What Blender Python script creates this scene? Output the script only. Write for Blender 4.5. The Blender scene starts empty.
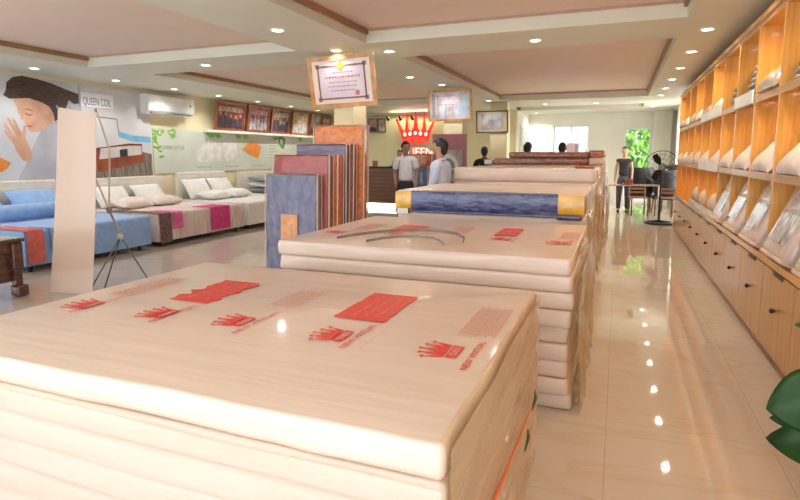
import bpy, bmesh, math, random
from mathutils import Vector, Matrix, noise, Euler

SC = bpy.context.scene
COL = SC.collection
V = Vector
R = math.radians

# ------------------------------------------------------------------ camera
cd = bpy.data.cameras.new('camera'); cam = bpy.data.objects.new('camera', cd); COL.objects.link(cam)
cam.location = (0, 0, 1.5)
cam.rotation_euler = (R(83), 0, R(21.565))
cd.sensor_width = 36; cd.lens = 36 * 550 / 800
cd.shift_y = -0.03434
cd.clip_start = 0.05; cd.clip_end = 200
SC.camera = cam

# ------------------------------------------------------------------ world, sun, big daylight, exposure
W = bpy.data.worlds.new('daylight'); SC.world = W; W.use_nodes = True
bg = W.node_tree.nodes['Background']
bg.inputs[0].default_value = (0.86, 0.94, 1.0, 1); bg.inputs[1].default_value = 2.7
VS = SC.view_settings
VS.view_transform = 'Standard'; VS.look = 'None'; VS.gamma = 1.0; VS.use_curve_mapping = False
VS.exposure = -0.12
try: SC.display_settings.display_device = 'sRGB'
except Exception: pass

def light(name, kind, loc, rot, energy, color=(1, 1, 1), **kw):
    l = bpy.data.lights.new(name, kind); l.energy = energy; l.color = color
    for k, v in kw.items(): setattr(l, k, v)
    o = bpy.data.objects.new(name, l); COL.objects.link(o); o.location = loc; o.rotation_euler = rot
    return o
light('sun', 'SUN', (0, 0, 30), (R(35), 0, R(15)), 8.0, (1, .96, .88), angle=R(2))
# daylight of the shop front behind the camera (glass front facing the street), then a cool area light from the left
light('shopfront_daylight', 'AREA', (-2.6, -2.3, 1.55), (R(90), 0, 0), 80, (1, .97, .96), shape='RECTANGLE', size=6.6, size_y=2.3)
light('left_side_area_light', 'AREA', (-8.7, 0.6, 1.5), (R(90), 0, R(-75)), 26, (.88, .94, 1), shape='RECTANGLE', size=4.0, size_y=2.3)
# unseen area light past the cabinets, added to brighten the far end
light('far_end_fill_light', 'AREA', (1.58, 15.4, 1.4), (R(90), 0, R(90)), 75, (1, 1, .97), shape='RECTANGLE', size=1.4, size_y=1.8)
SPOT_E = 36.0
CAB_E = 1.1

# ------------------------------------------------------------------ materials
MATS = {}
def mat(name, col, rough=.5, var=.06, scale=6, stretch=(1, 1, 1), bump=0, bscale=None, metal=0, coat=0, emit=None, es=0,
        spec=.5, alpha=1, col2=None, trans=0, detail=3, sheen=0):
    if name in MATS: return MATS[name]
    m = bpy.data.materials.new(name); m.use_nodes = True; MATS[name] = m
    nt = m.node_tree; n = nt.nodes; L = nt.links
    b = n['Principled BSDF']
    b.inputs['Roughness'].default_value = rough; b.inputs['Metallic'].default_value = metal
    b.inputs['Specular IOR Level'].default_value = spec
    b.inputs['Coat Weight'].default_value = coat; b.inputs['Coat Roughness'].default_value = .08
    b.inputs['Alpha'].default_value = alpha
    b.inputs['Transmission Weight'].default_value = trans
    b.inputs['Sheen Weight'].default_value = sheen
    tc = n.new('ShaderNodeTexCoord'); mp = n.new('ShaderNodeMapping'); mp.inputs['Scale'].default_value = stretch
    L.new(tc.outputs['Object'], mp.inputs['Vector'])
    nz = n.new('ShaderNodeTexNoise'); nz.inputs['Scale'].default_value = scale; nz.inputs['Detail'].default_value = detail
    L.new(mp.outputs[0], nz.inputs['Vector'])
    c2 = col2 or tuple(max(0, c * (1 - 2.2 * var)) for c in col)
    c1 = col if col2 else tuple(min(1, c * (1 + var)) for c in col)
    rp = n.new('ShaderNodeValToRGB')
    rp.color_ramp.elements[0].position = .3; rp.color_ramp.elements[1].position = .7
    rp.color_ramp.elements[0].color = (*c2, 1); rp.color_ramp.elements[1].color = (*c1, 1)
    L.new(nz.outputs['Fac'], rp.inputs[0]); L.new(rp.outputs[0], b.inputs['Base Color'])
    if bump:
        nb = nz
        if bscale:
            nb = n.new('ShaderNodeTexNoise'); nb.inputs['Scale'].default_value = bscale; nb.inputs['Detail'].default_value = 4
            L.new(mp.outputs[0], nb.inputs['Vector'])
        bp = n.new('ShaderNodeBump'); bp.inputs['Strength'].default_value = bump; bp.inputs['Distance'].default_value = .02
        L.new(nb.outputs['Fac'], bp.inputs['Height']); L.new(bp.outputs[0], b.inputs['Normal'])
    if emit:
        b.inputs['Emission Color'].default_value = (*emit, 1); b.inputs['Emission Strength'].default_value = es
    return m

def floor_mat():
    m = bpy.data.materials.new('polished_tiles'); m.use_nodes = True
    nt = m.node_tree; n = nt.nodes; L = nt.links; b = n['Principled BSDF']
    b.inputs['Roughness'].default_value = .035; b.inputs['Specular IOR Level'].default_value = .75
    tc = n.new('ShaderNodeTexCoord')
    br = n.new('ShaderNodeTexBrick'); br.offset = 0
    br.inputs['Scale'].default_value = 1; br.inputs['Brick Width'].default_value = .8; br.inputs['Row Height'].default_value = .8
    br.inputs['Mortar Size'].default_value = .0025
    br.inputs['Color1'].default_value = (.64, .56, .50, 1); br.inputs['Color2'].default_value = (.62, .545, .485, 1)
    br.inputs['Mortar'].default_value = (.50, .42, .34, 1)
    L.new(tc.outputs['Object'], br.inputs['Vector'])
    mp = n.new('ShaderNodeMapping'); mp.inputs['Rotation'].default_value = (0, 0, R(28)); mp.inputs['Scale'].default_value = (.55, 2.4, 1)
    L.new(tc.outputs['Object'], mp.inputs[0])
    wv = n.new('ShaderNodeTexNoise'); wv.inputs['Scale'].default_value = 1.25; wv.inputs['Detail'].default_value = 5; wv.inputs['Distortion'].default_value = .9
    L.new(mp.outputs[0], wv.inputs['Vector'])
    rp = n.new('ShaderNodeValToRGB'); e = rp.color_ramp.elements
    e[0].position = .46; e[0].color = (0, 0, 0, 1); e[1].position = .50; e[1].color = (1, 1, 1, 1)
    k = rp.color_ramp.elements.new(.54); k.color = (0, 0, 0, 1)
    L.new(wv.outputs['Fac'], rp.inputs[0])
    mx = n.new('ShaderNodeMix'); mx.data_type = 'RGBA'
    mul = n.new('ShaderNodeMath'); mul.operation = 'MULTIPLY'; mul.inputs[1].default_value = .30
    L.new(rp.outputs[0], mul.inputs[0]); L.new(mul.outputs[0], mx.inputs['Factor'])
    L.new(br.outputs['Color'], mx.inputs['A']); mx.inputs['B'].default_value = (.56, .36, .17, 1)
    L.new(mx.outputs['Result'], b.inputs['Base Color'])
    nz = n.new('ShaderNodeTexNoise'); nz.inputs['Scale'].default_value = 1.1; nz.inputs['Detail'].default_value = 1
    bp = n.new('ShaderNodeBump'); bp.inputs['Strength'].default_value = .035; bp.inputs['Distance'].default_value = .05
    L.new(tc.outputs['Object'], nz.inputs['Vector']); L.new(nz.outputs['Fac'], bp.inputs['Height']); L.new(bp.outputs[0], b.inputs['Normal'])
    return m

WRAP = (.80, .645, .555)
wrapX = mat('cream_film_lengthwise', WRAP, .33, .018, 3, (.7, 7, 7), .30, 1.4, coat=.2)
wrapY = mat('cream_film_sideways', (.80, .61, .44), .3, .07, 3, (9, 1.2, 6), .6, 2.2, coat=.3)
film = mat('loose_clear_film', (.86, .74, .56), .16, .05, 8, bump=.5, alpha=.5, coat=.5)
red_print = mat('red_print', (.83, .055, .035), .4, .05, 30)
pale_print = mat('pale_red_print', (.80, .36, .28), .4, .1, 40)
white_print = mat('white_print', (.9, .75, .68), .4, .05, 30)
blue_wrap = mat('blue_patterned_wrap', (.012, .022, .18), .16, .3, 9, (1, 1, 2), .9, 7, coat=.5, col2=(.10, .12, .27))
yellow_wrap = mat('yellow_printed_wrap', (.90, .50, .03), .2, .12, 9, bump=.4, bscale=8, coat=.6)
red_wrap = mat('maroon_patterned_wrap', (.34, .07, .06), .25, .3, 12, (1, 1, 2), .6, 9, coat=.5, col2=(.42, .27, .20))
redbrown_wrap = mat('red_brown_wrap', (.50, .16, .08), .25, .2, 9, bump=.5, bscale=8, coat=.5)
dark_wrap = mat('dark_violet_wrap', (.10, .08, .14), .16, .2, 9, bump=.4, coat=.8)
violet_wrap = mat('grey_violet_wrap', (.08, .08, .22), .25, .3, 4, (2.5, 1, 1.4), 1.0, 5, coat=.4, col2=(.22, .21, .30))
crimson_wrap = mat('crimson_wrap', (.36, .045, .045), .25, .2, 5, bump=.9, bscale=5, coat=.4, col2=(.44, .11, .10))
slate_wrap = mat('slate_wrap', (.10, .095, .19), .25, .2, 6, (1, 1, 6), .8, 3, coat=.4, col2=(.24, .22, .32))
orange_wrap = mat('orange_patterned_wrap', (.80, .33, .07), .25, .2, 22, bump=.3, coat=.5, col2=(.72, .14, .05))
brownside = mat('brown_side_wrap', (.38, .13, .05), .3, .2, 10, bump=.3, coat=.4)
orangeside = mat('orange_side_wrap', (.72, .22, .03), .3, .2, 14, bump=.3, coat=.4, col2=(.55, .11, .03))
darkside = mat('dark_side_wrap', (.16, .10, .12), .3, .2, 10, bump=.3, coat=.4)
piping = mat('pale_piping', (.78, .62, .55), .4, .03)
label_m = mat('orange_label', (.86, .43, .20), .4, .1, 12)

white_paint = mat('white_paint', (.80, .80, .74), .6, .02, 2)
wall_cream = mat('cream_wall_paint', (.80, .72, .47), .6, .02, 2)
wall_pale = mat('pale_wall_paint', (.84, .83, .74), .6, .02, 2)
wall_lime = mat('pale_yellow_wall_paint', (.80, .76, .50), .6, .02, 2)
soffit_m = mat('soffit_paint', (.70, .71, .60), .45, .02, 1)
tray_m = mat('recess_paint', (.76, .61, .51), .5, .02, 1)
trim_m = mat('brown_shaded_trim', (.36, .20, .10), .45, .1, 5)  # brown side trims of the trays, deepened to paint in their shade
pine = mat('pine', (.68, .37, .135), .26, .07, 3, (12, 12, .7), coat=.2, spec=.4)
pine_l = mat('pale_pine', (.78, .40, .10), .25, .08, 3, (12, 12, .7), coat=.4)
orange_wood = mat('orange_varnished_wood', (.84, .30, .025), .28, .12, 3, (9, 9, .7), coat=.4)
dark_wood = mat('dark_red_wood', (.10, .028, .018), .22, .2, 5, (1, 1, 6), coat=.6)
counter_wood = mat('walnut_boards', (.22, .10, .06), .3, .15, 4, (1, 1, 12), coat=.3)
knob_m = mat('dark_bronze', (.07, .03, .02), .3, .1, 20, metal=.5)
chrome = mat('satin_metal', (.62, .60, .56), .25, .05, 20, metal=1)
black_m = mat('black_metal', (.02, .02, .022), .35, .2, 20, metal=.4)
black_leather = mat('black_leather', (.012, .012, .014), .6, .2, 12, bump=.2)
white_plastic = mat('white_plastic', (.85, .85, .83), .3, .02, 5)
grey_plastic = mat('grey_plastic', (.25, .25, .25), .4, .1, 8)
white_cloth = mat('white_cloth', (.80, .79, .76), .8, .04, 12, bump=.2, sheen=.2)
blue_cloth = mat('light_blue_cloth', (.27, .45, .78), .75, .06, 14, bump=.2, sheen=.2)
coral_cloth = mat('coral_cloth', (.72, .17, .15), .75, .1, 10, bump=.2)
pink_cloth = mat('pink_cloth', (.80, .16, .38), .75, .12, 10, bump=.2)
magenta_cloth = mat('magenta_cloth', (.70, .06, .26), .75, .1, 10, bump=.2)
stripe_cloth = mat('cream_striped_cloth', (.82, .78, .74), .8, .1, 3, (1, 16, 1), .2, col2=(.62, .40, .36))
dark_floral = mat('dark_floral_cloth', (.05, .018, .022), .7, .1, 40, col2=(.30, .18, .16))
grey_cloth = mat('grey_striped_cloth', (.10, .11, .12), .7, .1, 4, (1, 1, 22), col2=(.5, .5, .5))
cream_uphol = mat('cream_upholstery', (.78, .74, .66), .6, .04, 8, bump=.2)
pillow_m = mat('pale_pillow_cloth', (.78, .67, .61), .7, .06, 10, bump=.3, sheen=.2)
pack_m = mat('pinkish_clear_pack', (.72, .58, .54), .12, .08, 10, bump=.5, bscale=12, coat=.5)
silver_m = mat('silver_patterned_insert', (.10, .10, .11), .15, .5, 9, (1, 2.4, 1), .3, coat=.8, col2=(.72, .73, .76), detail=1)
taupe_m = mat('taupe_insert', (.42, .34, .28), .2, .2, 8, coat=.7)
board_w = mat('white_board', (.86, .87, .87), .3, .02, 5)
banner_m = mat('beige_banner_vinyl', (.60, .43, .32), .3, .02, 2, bump=.15, coat=.2)
gold_frame = mat('gilt_wood', (.62, .28, .06), .3, .15, 8, coat=.4)
red_frame = mat('reddish_wood_frame', (.34, .10, .045), .3, .15, 8, coat=.4)
paper_m = mat('certificate_paper', (.82, .72, .72), .35, .04, 5, coat=.3)
border_m = mat('certificate_border', (.30, .12, .12), .5, .2, 30)
sign_red = mat('red_sign_acrylic', (.85, .02, .015), .2, .03, 6, coat=.5, emit=(1, .03, .02), es=.35)
sign_white = mat('white_sign_acrylic', (.95, .9, .8), .3, .02, 6, emit=(1, .92, .75), es=1.2)
lamp_glow = mat('lamp_diffuser', (1, 1, .95), .4, 0, 1, emit=(1, .93, .78), es=14)
plinth_glow = mat('white_plinth_glow', (1, 1, 1), .4, 0, 1, emit=(1, .97, .9), es=5)
skin_m = mat('skin', (.52, .30, .20), .5, .05, 12)
hair_m = mat('black_hair', (.012, .010, .010), .45, .2, 40)
shirt_white = mat('white_shirt', (.74, .75, .80), .8, .03, 10, bump=.2)
shirt_blue = mat('pale_blue_shirt', (.60, .68, .86), .8, .03, 10, bump=.2)
shirt_pink = mat('dull_pink_shirt', (.55, .30, .27), .8, .08, 10)
shirt_black = mat('black_shirt', (.015, .015, .018), .8, .1, 10)
shirt_grey = mat('grey_shirt', (.30, .30, .32), .8, .1, 10)
trouser_m = mat('dark_trousers', (.02, .02, .03), .7, .1, 10)
eye_m = mat('eye', (.02, .015, .012), .2, 0, 1)
lip_m = mat('lip', (.42, .16, .13), .5, .05, 10)
shoe_m = mat('black_shoe', (.015, .013, .012), .3, .1, 10)
leaf_m = mat('deep_green_leaf', (.016, .075, .012), .38, .25, 5, bump=.15, spec=.3)
stem_m = mat('green_stem', (.08, .20, .04), .5, .1, 10)
pot_m = mat('white_ceramic', (.75, .73, .70), .2, .03, 5, coat=.5)
soil_m = mat('soil', (.05, .03, .02), .9, .3, 30)
foliage_m = mat('sunlit_foliage', (.30, .62, .08), .6, .35, 3, col2=(.12, .36, .04))
glass_m = mat('window_glass', (1, 1, 1), .02, 0, 1, alpha=.06)
door_glass = mat('greenish_door_glass', (.62, .72, .66), .1, .03, 3, alpha=.75, coat=.4)
pave_m = mat('outside_paving', (.55, .53, .48), .8, .06, 3)

# ------------------------------------------------------------------ mesh helpers
class MB:
    def __init__(s): s.v = []; s.f = []; s.mi = []; s.bev = False
    def raw(s, vs, fs, mi=0):
        o = len(s.v); s.v += [V(p) for p in vs]; s.f += [tuple(i + o for i in f) for f in fs]; s.mi += [mi] * len(fs); return s
    def box(s, x0, x1, y0, y1, z0, z1, b=0, seg=2, mi=0):
        vs = [(x, y, z) for x in (x0, x1) for y in (y0, y1) for z in (z0, z1)]
        fs = [(0, 1, 3, 2), (4, 6, 7, 5), (0, 4, 5, 1), (2, 3, 7, 6), (0, 2, 6, 4), (1, 5, 7, 3)]
        if not b: return s.raw(vs, fs, mi)
        s.bev = True
        bm = bmesh.new(); bv = [bm.verts.new(p) for p in vs]
        for f in fs: bm.faces.new([bv[i] for i in f])
        bmesh.ops.bevel(bm, geom=bm.edges[:], offset=b, segments=seg, profile=.5, affect='EDGES')
        bm.verts.index_update()
        s.raw([v.co.copy() for v in bm.verts], [[v.index for v in f.verts] for f in bm.faces], mi); bm.free(); return s
    def tube(s, pts, r, n=8, closed=False, mi=0):
        pts = [V(p) for p in pts]; N = len(pts); rr = r if isinstance(r, (list, tuple)) else [r] * N
        vs = []; up = None
        for i, p in enumerate(pts):
            a = pts[(i - 1) % N] if (closed or i > 0) else p
            c = pts[(i + 1) % N] if (closed or i < N - 1) else p
            t = (c - a).normalized()
            if up is None:
                up = V((0, 0, 1)) if abs(t.z) < .9 else V((1, 0, 0))
            u = t.cross(up).normalized(); w = u.cross(t).normalized(); up = w
            for k in range(n):
                q = 2 * math.pi * k / n; vs.append(p + (u * math.cos(q) + w * math.sin(q)) * rr[i])
        fs = []
        for i in range(N if closed else N - 1):
            for k in range(n):
                j = (i + 1) % N; fs.append((i * n + k, i * n + (k + 1) % n, j * n + (k + 1) % n, j * n + k))
        if not closed: fs += [tuple(range(n))[::-1], tuple(range((N - 1) * n, N * n))]
        return s.raw(vs, fs, mi)
    def cyl(s, p, q, r0, r1=None, n=20, mi=0):
        return s.tube([p, q], [r0, r0 if r1 is None else r1], n, mi=mi)
    def ell(s, c, rx, ry=None, rz=None, n=18, m=12, rot=None, mi=0):
        ry = rx if ry is None else ry; rz = rx if rz is None else rz; c = V(c); vs = []
        for j in range(1, m):
            t = math.pi * j / m
            for i in range(n):
                a = 2 * math.pi * i / n; p = V((rx * math.sin(t) * math.cos(a), ry * math.sin(t) * math.sin(a), rz * math.cos(t)))
                if rot: p = rot @ p
                vs.append(c + p)
        tp = V((0, 0, rz)); tp = rot @ tp if rot else tp
        vs += [c + tp, c - tp]; T = len(vs) - 2; fs = []
        for j in range(m - 2):
            for i in range(n):
                fs.append((j * n + i, (j + 1) * n + i, (j + 1) * n + (i + 1) % n, j * n + (i + 1) % n))
        for i in range(n):
            fs.append((T, i, (i + 1) % n)); fs.append((T + 1, (m - 2) * n + (i + 1) % n, (m - 2) * n + i))
        return s.raw(vs, fs, mi)
    def prism(s, poly, o, U, Vv, t, mi=0):
        o, U, Vv = V(o), V(U), V(Vv); N = U.cross(Vv).normalized(); n = len(poly)
        a = sum(poly[i][0] * poly[(i + 1) % n][1] - poly[(i + 1) % n][0] * poly[i][1] for i in range(n))
        if a < 0: poly = poly[::-1]
        bk = [o + U * u + Vv * v for u, v in poly]; fr = [p + N * t for p in bk]
        fs = [tuple(range(n))[::-1], tuple(range(n, 2 * n))] + [(i, (i + 1) % n, n + (i + 1) % n, n + i) for i in range(n)]
        return s.raw(bk + fr, fs, mi)
    def pillow(s, c, lx, ly, h, rot=None, n=14, sag=0, mi=0):
        c = V(c); vs = []
        for sg in (1, -1):
            for j in range(n + 1):
                for i in range(n + 1):
                    u = -1 + 2 * i / n; w = -1 + 2 * j / n
                    hh = h / 2 * ((1 - abs(u) ** 3.2) ** .55) * ((1 - abs(w) ** 3.2) ** .55)
                    pin = 1 - .06 * (1 - abs(u * w)) * 0 - .05 * (abs(u) ** 6 * (1 - w * w) + abs(w) ** 6 * (1 - u * u))
                    z = sg * hh + .012 * h / .15 * noise.noise(V((u * 2 + c.x * 3, w * 2 + c.y * 3, sg)))
                    p = V((u * lx / 2 * pin, w * ly / 2 * pin, z)); p = rot @ p if rot else p
                    vs.append(c + p)
        q = (n + 1) ** 2; fs = []
        for j in range(n):
            for i in range(n):
                a = j * (n + 1) + i; f = (a, a + 1, a + n + 2, a + n + 1)
                fs.append(f); fs.append(tuple(k + q for k in f[::-1]))
        rim = [i for i in range(n + 1)] + [(j + 1) * (n + 1) - 1 for j in range(1, n + 1)] + [n * (n + 1) + i for i in range(n - 1, -1, -1)] + [j * (n + 1) for j in range(n - 1, 0, -1)]
        for k in range(len(rim)):
            a, b = rim[k], rim[(k + 1) % len(rim)]; fs.append((b, a, a + q, b + q))
        return s.raw(vs, fs, mi)
    def slab(s, x0, x1, y0, y1, z0, z1, r=.03, amp=.005, seed=0, rise=0, step=.05, mids=3, e=.009, side=1):
        """rounded, slightly rumpled slab (mattress); x-facing sides get material slot `side`"""
        per = []
        def line(a, b, nrm):
            d = (b - a).length; k = max(1, int(d / step))
            for i in range(k): per.append((a + (b - a) * (i / k), nrm))
        cs = [(x1 - r, y0 + r, -90), (x1 - r, y1 - r, 0), (x0 + r, y1 - r, 90), (x0 + r, y0 + r, 180)]
        for ci, (cx, cy, a0) in enumerate(cs):
            for k in range(4):
                a = R(a0 + 90 * k / 4); nn = V((math.cos(a), math.sin(a), 0)); per.append((V((cx, cy, 0)) + nn * r, nn))
            nx = cs[(ci + 1) % 4]; a = R(a0 + 90); nn = V((math.cos(a), math.sin(a), 0))
            line(V((cx, cy, 0)) + nn * r, V((nx[0], nx[1], 0)) + nn * r, nn)
        n = len(per); h = z1 - z0
        prof = [(z0, e), (z0 + e * .8, 0)] + [(z0 + h * (k + 1) / (mids + 1), -.004) for k in range(mids)] + [(z1 - e * .8, 0), (z1 - e * .2, e * .45), (z1, e * 1.4)]
        vs = []
        for z, ins in prof:
            for p, nn in per:
                q = V((p.x * 3 + seed, p.y * 3, z * 14 + seed))
                d = amp * (noise.noise(q) + .6 * noise.noise(q * 3.1)) - ins
                zz = z + (amp * .5 * noise.noise(V((p.x * 2, p.y * 2, seed * 3.3))))
                vs.append(V((p.x + nn.x * d, p.y + nn.y * d, zz)))
        fs = []; mi = []
        for j in range(len(prof) - 1):
            for i in range(n):
                fs.append((j * n + i, j * n + (i + 1) % n, (j + 1) * n + (i + 1) % n, (j + 1) * n + i))
                mi.append(side if abs(per[i][1].x) > .8 else 0)
        tp = (len(prof) - 1) * n
        fs.append(tuple(range(n))[::-1]); fs.append(tuple(range(tp, tp + n))); mi += [0, 0]
        o = len(s.v); s.v += vs; s.f += [tuple(k + o for k in f) for f in fs]; s.mi += mi
        return s
    def xf(s, M):
        s.v = [M @ p for p in s.v]; return s
    def build(s, name, m, parent=None, loc=None, smooth=True, ang=42, **tags):
        me = bpy.data.meshes.new(name)
        if parent is not None:
            r = parent
            while r.parent: r = r.parent
            off = V(r.location)
        elif loc is not None: off = V(loc)
        else:
            xs = [p.x for p in s.v]; ys = [p.y for p in s.v]; zs = [p.z for p in s.v]
            off = V(((min(xs) + max(xs)) / 2, (min(ys) + max(ys)) / 2, min(zs)))
        me.from_pydata([p - off for p in s.v], [], s.f)
        ms = m if isinstance(m, (list, tuple)) else [m]
        for k in ms: me.materials.append(k)
        if len(ms) > 1: me.polygons.foreach_set('material_index', [min(i, len(ms) - 1) for i in s.mi])
        me.validate(); me.update()
        if smooth:
            me.polygons.foreach_set('use_smooth', [True] * len(me.polygons)); me.set_sharp_from_angle(angle=R(ang))
        o = bpy.data.objects.new(name, me); COL.objects.link(o)
        if smooth and s.bev:
            w = o.modifiers.new('weighted_normals', 'WEIGHTED_NORMAL'); w.keep_sharp = True
        if parent is not None: o.parent = parent
        else: o.location = off
        for k, v in tags.items(): o[k] = v
        return o
def thing(name, label, cat, loc, group=None):
    o = bpy.data.objects.new(name, None); COL.objects.link(o); o.location = loc; o.empty_display_size = .1
    o['label'] = label; o['category'] = cat
    if group: o['group'] = group
    return o
def tag(o, label, cat, group=None):
    o['label'] = label; o['category'] = cat
    if group: o['group'] = group
    return o
def structure(name, mb, m, parent=None, **k):
    o = mb.build(name, m, parent, smooth=False, **k)
    if parent is None: o['kind'] = 'structure'
    return o
def text_mb(s, o, U, Vv, size, depth=.002, width=None, align='LEFT', mb=None, bold=0):
    c = bpy.data.curves.new('lettering', 'FONT'); c.body = s; c.size = 1; c.extrude = 0; c.align_x = align; c.offset = bold
    ob = bpy.data.objects.new('lettering', c); COL.objects.link(ob)
    bpy.context.view_layer.update()
    dg = bpy.context.evaluated_depsgraph_get(); me = bpy.data.meshes.new_from_object(ob.evaluated_get(dg))
    pts = [v.co.copy() for v in me.vertices]; fs = [tuple(p.vertices) for p in me.polygons]
    COL.objects.unlink(ob); bpy.data.objects.remove(ob); bpy.data.curves.remove(c); bpy.data.meshes.remove(me)
    if not pts: return mb or MB()
    x0 = min(p.x for p in pts); x1 = max(p.x for p in pts)
    sx = size if width is None else width / (x1 - x0)
    bx = x0 if width is not None else 0
    U, Vv, o = V(U).normalized(), V(Vv).normalized(), V(o); N = U.cross(Vv)
    mb = mb or MB()
    mb.raw([o + U * ((p.x - bx) * sx) + Vv * (p.y * size) + N * depth for p in pts], fs)
    return mb
ORD = ['top', 'second', 'third', 'fourth', 'fifth', 'sixth', 'seventh', 'eighth', 'ninth', 'tenth', 'eleventh', 'twelfth']

# ------------------------------------------------------------------ room shell
FLX0, FLX1, FLY0, FLY1 = -8.9, 1.62, -2.6, 18.4
structure('floor', MB().box(FLX0, FLX1 + .1, FLY0, FLY1 + .2, -.1, 0), floor_mat(), loc=(0, 0, 0))
structure('wall_left', MB().box(FLX0 - .15, FLX0, 2.6, 16.2, 0, 3.1), wall_cream)
structure('wall_right', MB().box(FLX1, FLX1 + .15, FLY0, FLY1, 0, 3.1), wall_pale)
# far wall with window and glass door openings
fw = MB()
for x0, x1, z0, z1 in ((-2.75, -1.98, 0, 3.1), (-.90, .14, 0, 3.1), (.88, 1.77, 0, 3.1), (-1.98, -.90, 0, .9), (-1.98, -.90, 2.42, 3.1), (.14, .88, 2.32, 3.1)):
    fw.box(x0, x1, 18.4, 18.6, z0, z1)
structure('wall_far', fw, wall_pale)
structure('wall_counter', MB().box(FLX0 - .15, -2.75, 16.0, 16.2, 0, 3.1), wall_lime)
structure('wall_return', MB().box(-2.95, -2.75, 16.2, 18.6, 0, 3.1), wall_pale)
structure('trim_1', MB().box(.93, 1.4, 18.1, 18.4, 0, 2.79), wall_pale)
structure('trim_2', MB().box(1.4, 1.62, 16.2, 16.5, 0, 2.79), wall_pale)
w1 = thing('window_1', 'bright window in the far wall with leafy view on its right side', 'window', (-1.44, 18.5, .9)); w1['kind'] = 'structure'
f = MB()
for x in (-1.98, -1.46, -.94): f.box(x, x + .04, 18.46, 18.52, .9, 2.42)
for z in (.9, 2.38): f.box(-1.98, -.90, 18.46, 18.52, z, z + .04)
f.build('window_frame', white_plastic, w1, smooth=False)
MB().box(-1.94, -.94, 18.485, 18.49, .94, 2.38).build('pane', glass_m, w1, smooth=False)
d1 = thing('door_1', 'glass door in the far wall opening onto green plants', 'door', (.51, 18.5, 0)); d1['kind'] = 'structure'
f = MB()
for x in (.14, .84): f.box(x, x + .04, 18.46, 18.52, 0, 2.32)
f.box(.14, .88, 18.46, 18.52, 2.27, 2.32); f.box(.18, .84, 18.46, 18.52, 0, .06)
f.build('door_frame', white_plastic, d1, smooth=False)
MB().box(.18, .84, 18.485, 18.49, .06, 2.27).build('pane', glass_m, d1, smooth=False)
d2 = thing('door_2', 'pale greenish glass door in the return wall beside the far column', 'door', (-2.73, 17.2, 0)); d2['kind'] = 'structure'
MB().box(-2.748, -2.71, 16.55, 17.85, 0, 2.4).build('door_frame', white_plastic, d2, smooth=False)
MB().box(-2.712, -2.70, 16.65, 17.75, .08, 2.3).build('pane', door_glass, d2, smooth=False)
# ceiling with recessed trays
TRAYS = [(-2.8, .54, .2, 6.0), (-2.75, .54, 7.0, 13.5), (-2.75, .54, 15.35, 16.55), (-7.4, -3.8, .2, 6.1), (-7.05, -3.8, 7.0, 13.5)]
ZS, ZT = 2.79, 2.95
xs = sorted({FLX0, FLX1} | {a for t in TRAYS for a in t[:2]}); ys = sorted({FLY0, FLY1} | {a for t in TRAYS for a in t[2:]})
cb = MB()
for i in range(len(xs) - 1):
    for j in range(len(ys) - 1):
        cx, cy = (xs[i] + xs[i + 1]) / 2, (ys[j] + ys[j + 1]) / 2
        if any(t[0] < cx < t[1] and t[2] < cy < t[3] for t in TRAYS): continue
        cb.box(xs[i], xs[i + 1], ys[j], ys[j + 1], ZS, ZT)
structure('ceiling', cb, soffit_m)
rc = MB()
for t in TRAYS: rc.box(t[0], t[1], t[2], t[3], ZT - .004, ZT + .05)
structure('ceiling_recess', rc, tray_m)
structure('ceiling_slab', MB().box(FLX0 - .2, FLX1 + .2, FLY0, FLY1 + .3, 3.0, 3.2), white_paint)
for k, (a, b, c, d) in enumerate(TRAYS):
    m = MB(); w = .03
    fr = MB().box(a + .035, b - .035, c, c + .022, 2.922, 2.944).box(a + .035, b - .035, d - .022, d, 2.922, 2.944)
    structure('trim_%d' % (k + 20), fr, mat('rosy_lit_trim', (.52, .33, .25), .5, .05, 5))  # same trim at the tray ends, coloured paler where light falls
    for h0, h1, ww in ((2.885, 2.944, .035),):
        m.box(a, a + ww, c, d, h0, h1); m.box(b - ww, b, c, d, h0, h1)
    structure('trim_%d' % (k + 3), m, trim_m)
COLS = [(-3.45, -3.17, 6.40, 6.80), (-3.20, -2.82, 10.40, 10.80), (-3.02, -2.60, 13.75, 14.15)]
for k, (a, b, c, d) in enumerate(COLS):
    structure('trim_%d' % (k + 8), MB().box(a, b, c, d, 0, ZS, .012), wall_cream)
structure('trim_11', MB().box(-8.9, -8.72, 10.2, 16.0, 2.02, 2.08), wall_pale)   # ledge under the photographs

# ------------------------------------------------------------------ ceiling downlights
def downlight(x, y, label, z=ZS, e=1.0, c=(1, .95, .88)):
    t = thing('ceiling_downlight', label, 'ceiling light', (x, y, z - .012), 'recessed ceiling downlights')
    m = MB(); n = 24; vs = []; fs = []
    for r, zz in ((.052, z - .004), (.075, z - .012), (.082, z - .001)):
        vs += [(x + r * math.cos(2 * math.pi * i / n), y + r * math.sin(2 * math.pi * i / n), zz) for i in range(n)]
    for j in range(2): fs += [(j * n + i, j * n + (i + 1) % n, (j + 1) * n + (i + 1) % n, (j + 1) * n + i) for i in range(n)]
    m.raw(vs, fs).build('trim_ring', white_plastic, t)
    MB().cyl((x, y, z - .006), (x, y, z - .002), .053, n=24).build('diffuser', lamp_glow, t)
    l = light('downlight_lamp', 'SPOT', (x, y, z - .03), (0, 0, 0), SPOT_E * e, c, spot_size=R(150), spot_blend=.8, shadow_soft_size=.04)
for k, y in enumerate((3.93, 5.28, 6.63, 7.96, 9.36, 10.7, 12.05, 13.4, 14.8, 16.3)):
    downlight(.79, y, 'round downlight in the right ceiling strip, %s from the front' % ['first', 'second', 'third', 'fourth', 'fifth', 'sixth', 'seventh', 'eighth', 'ninth', 'tenth'][k], c=(1, .84, .60))
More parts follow.
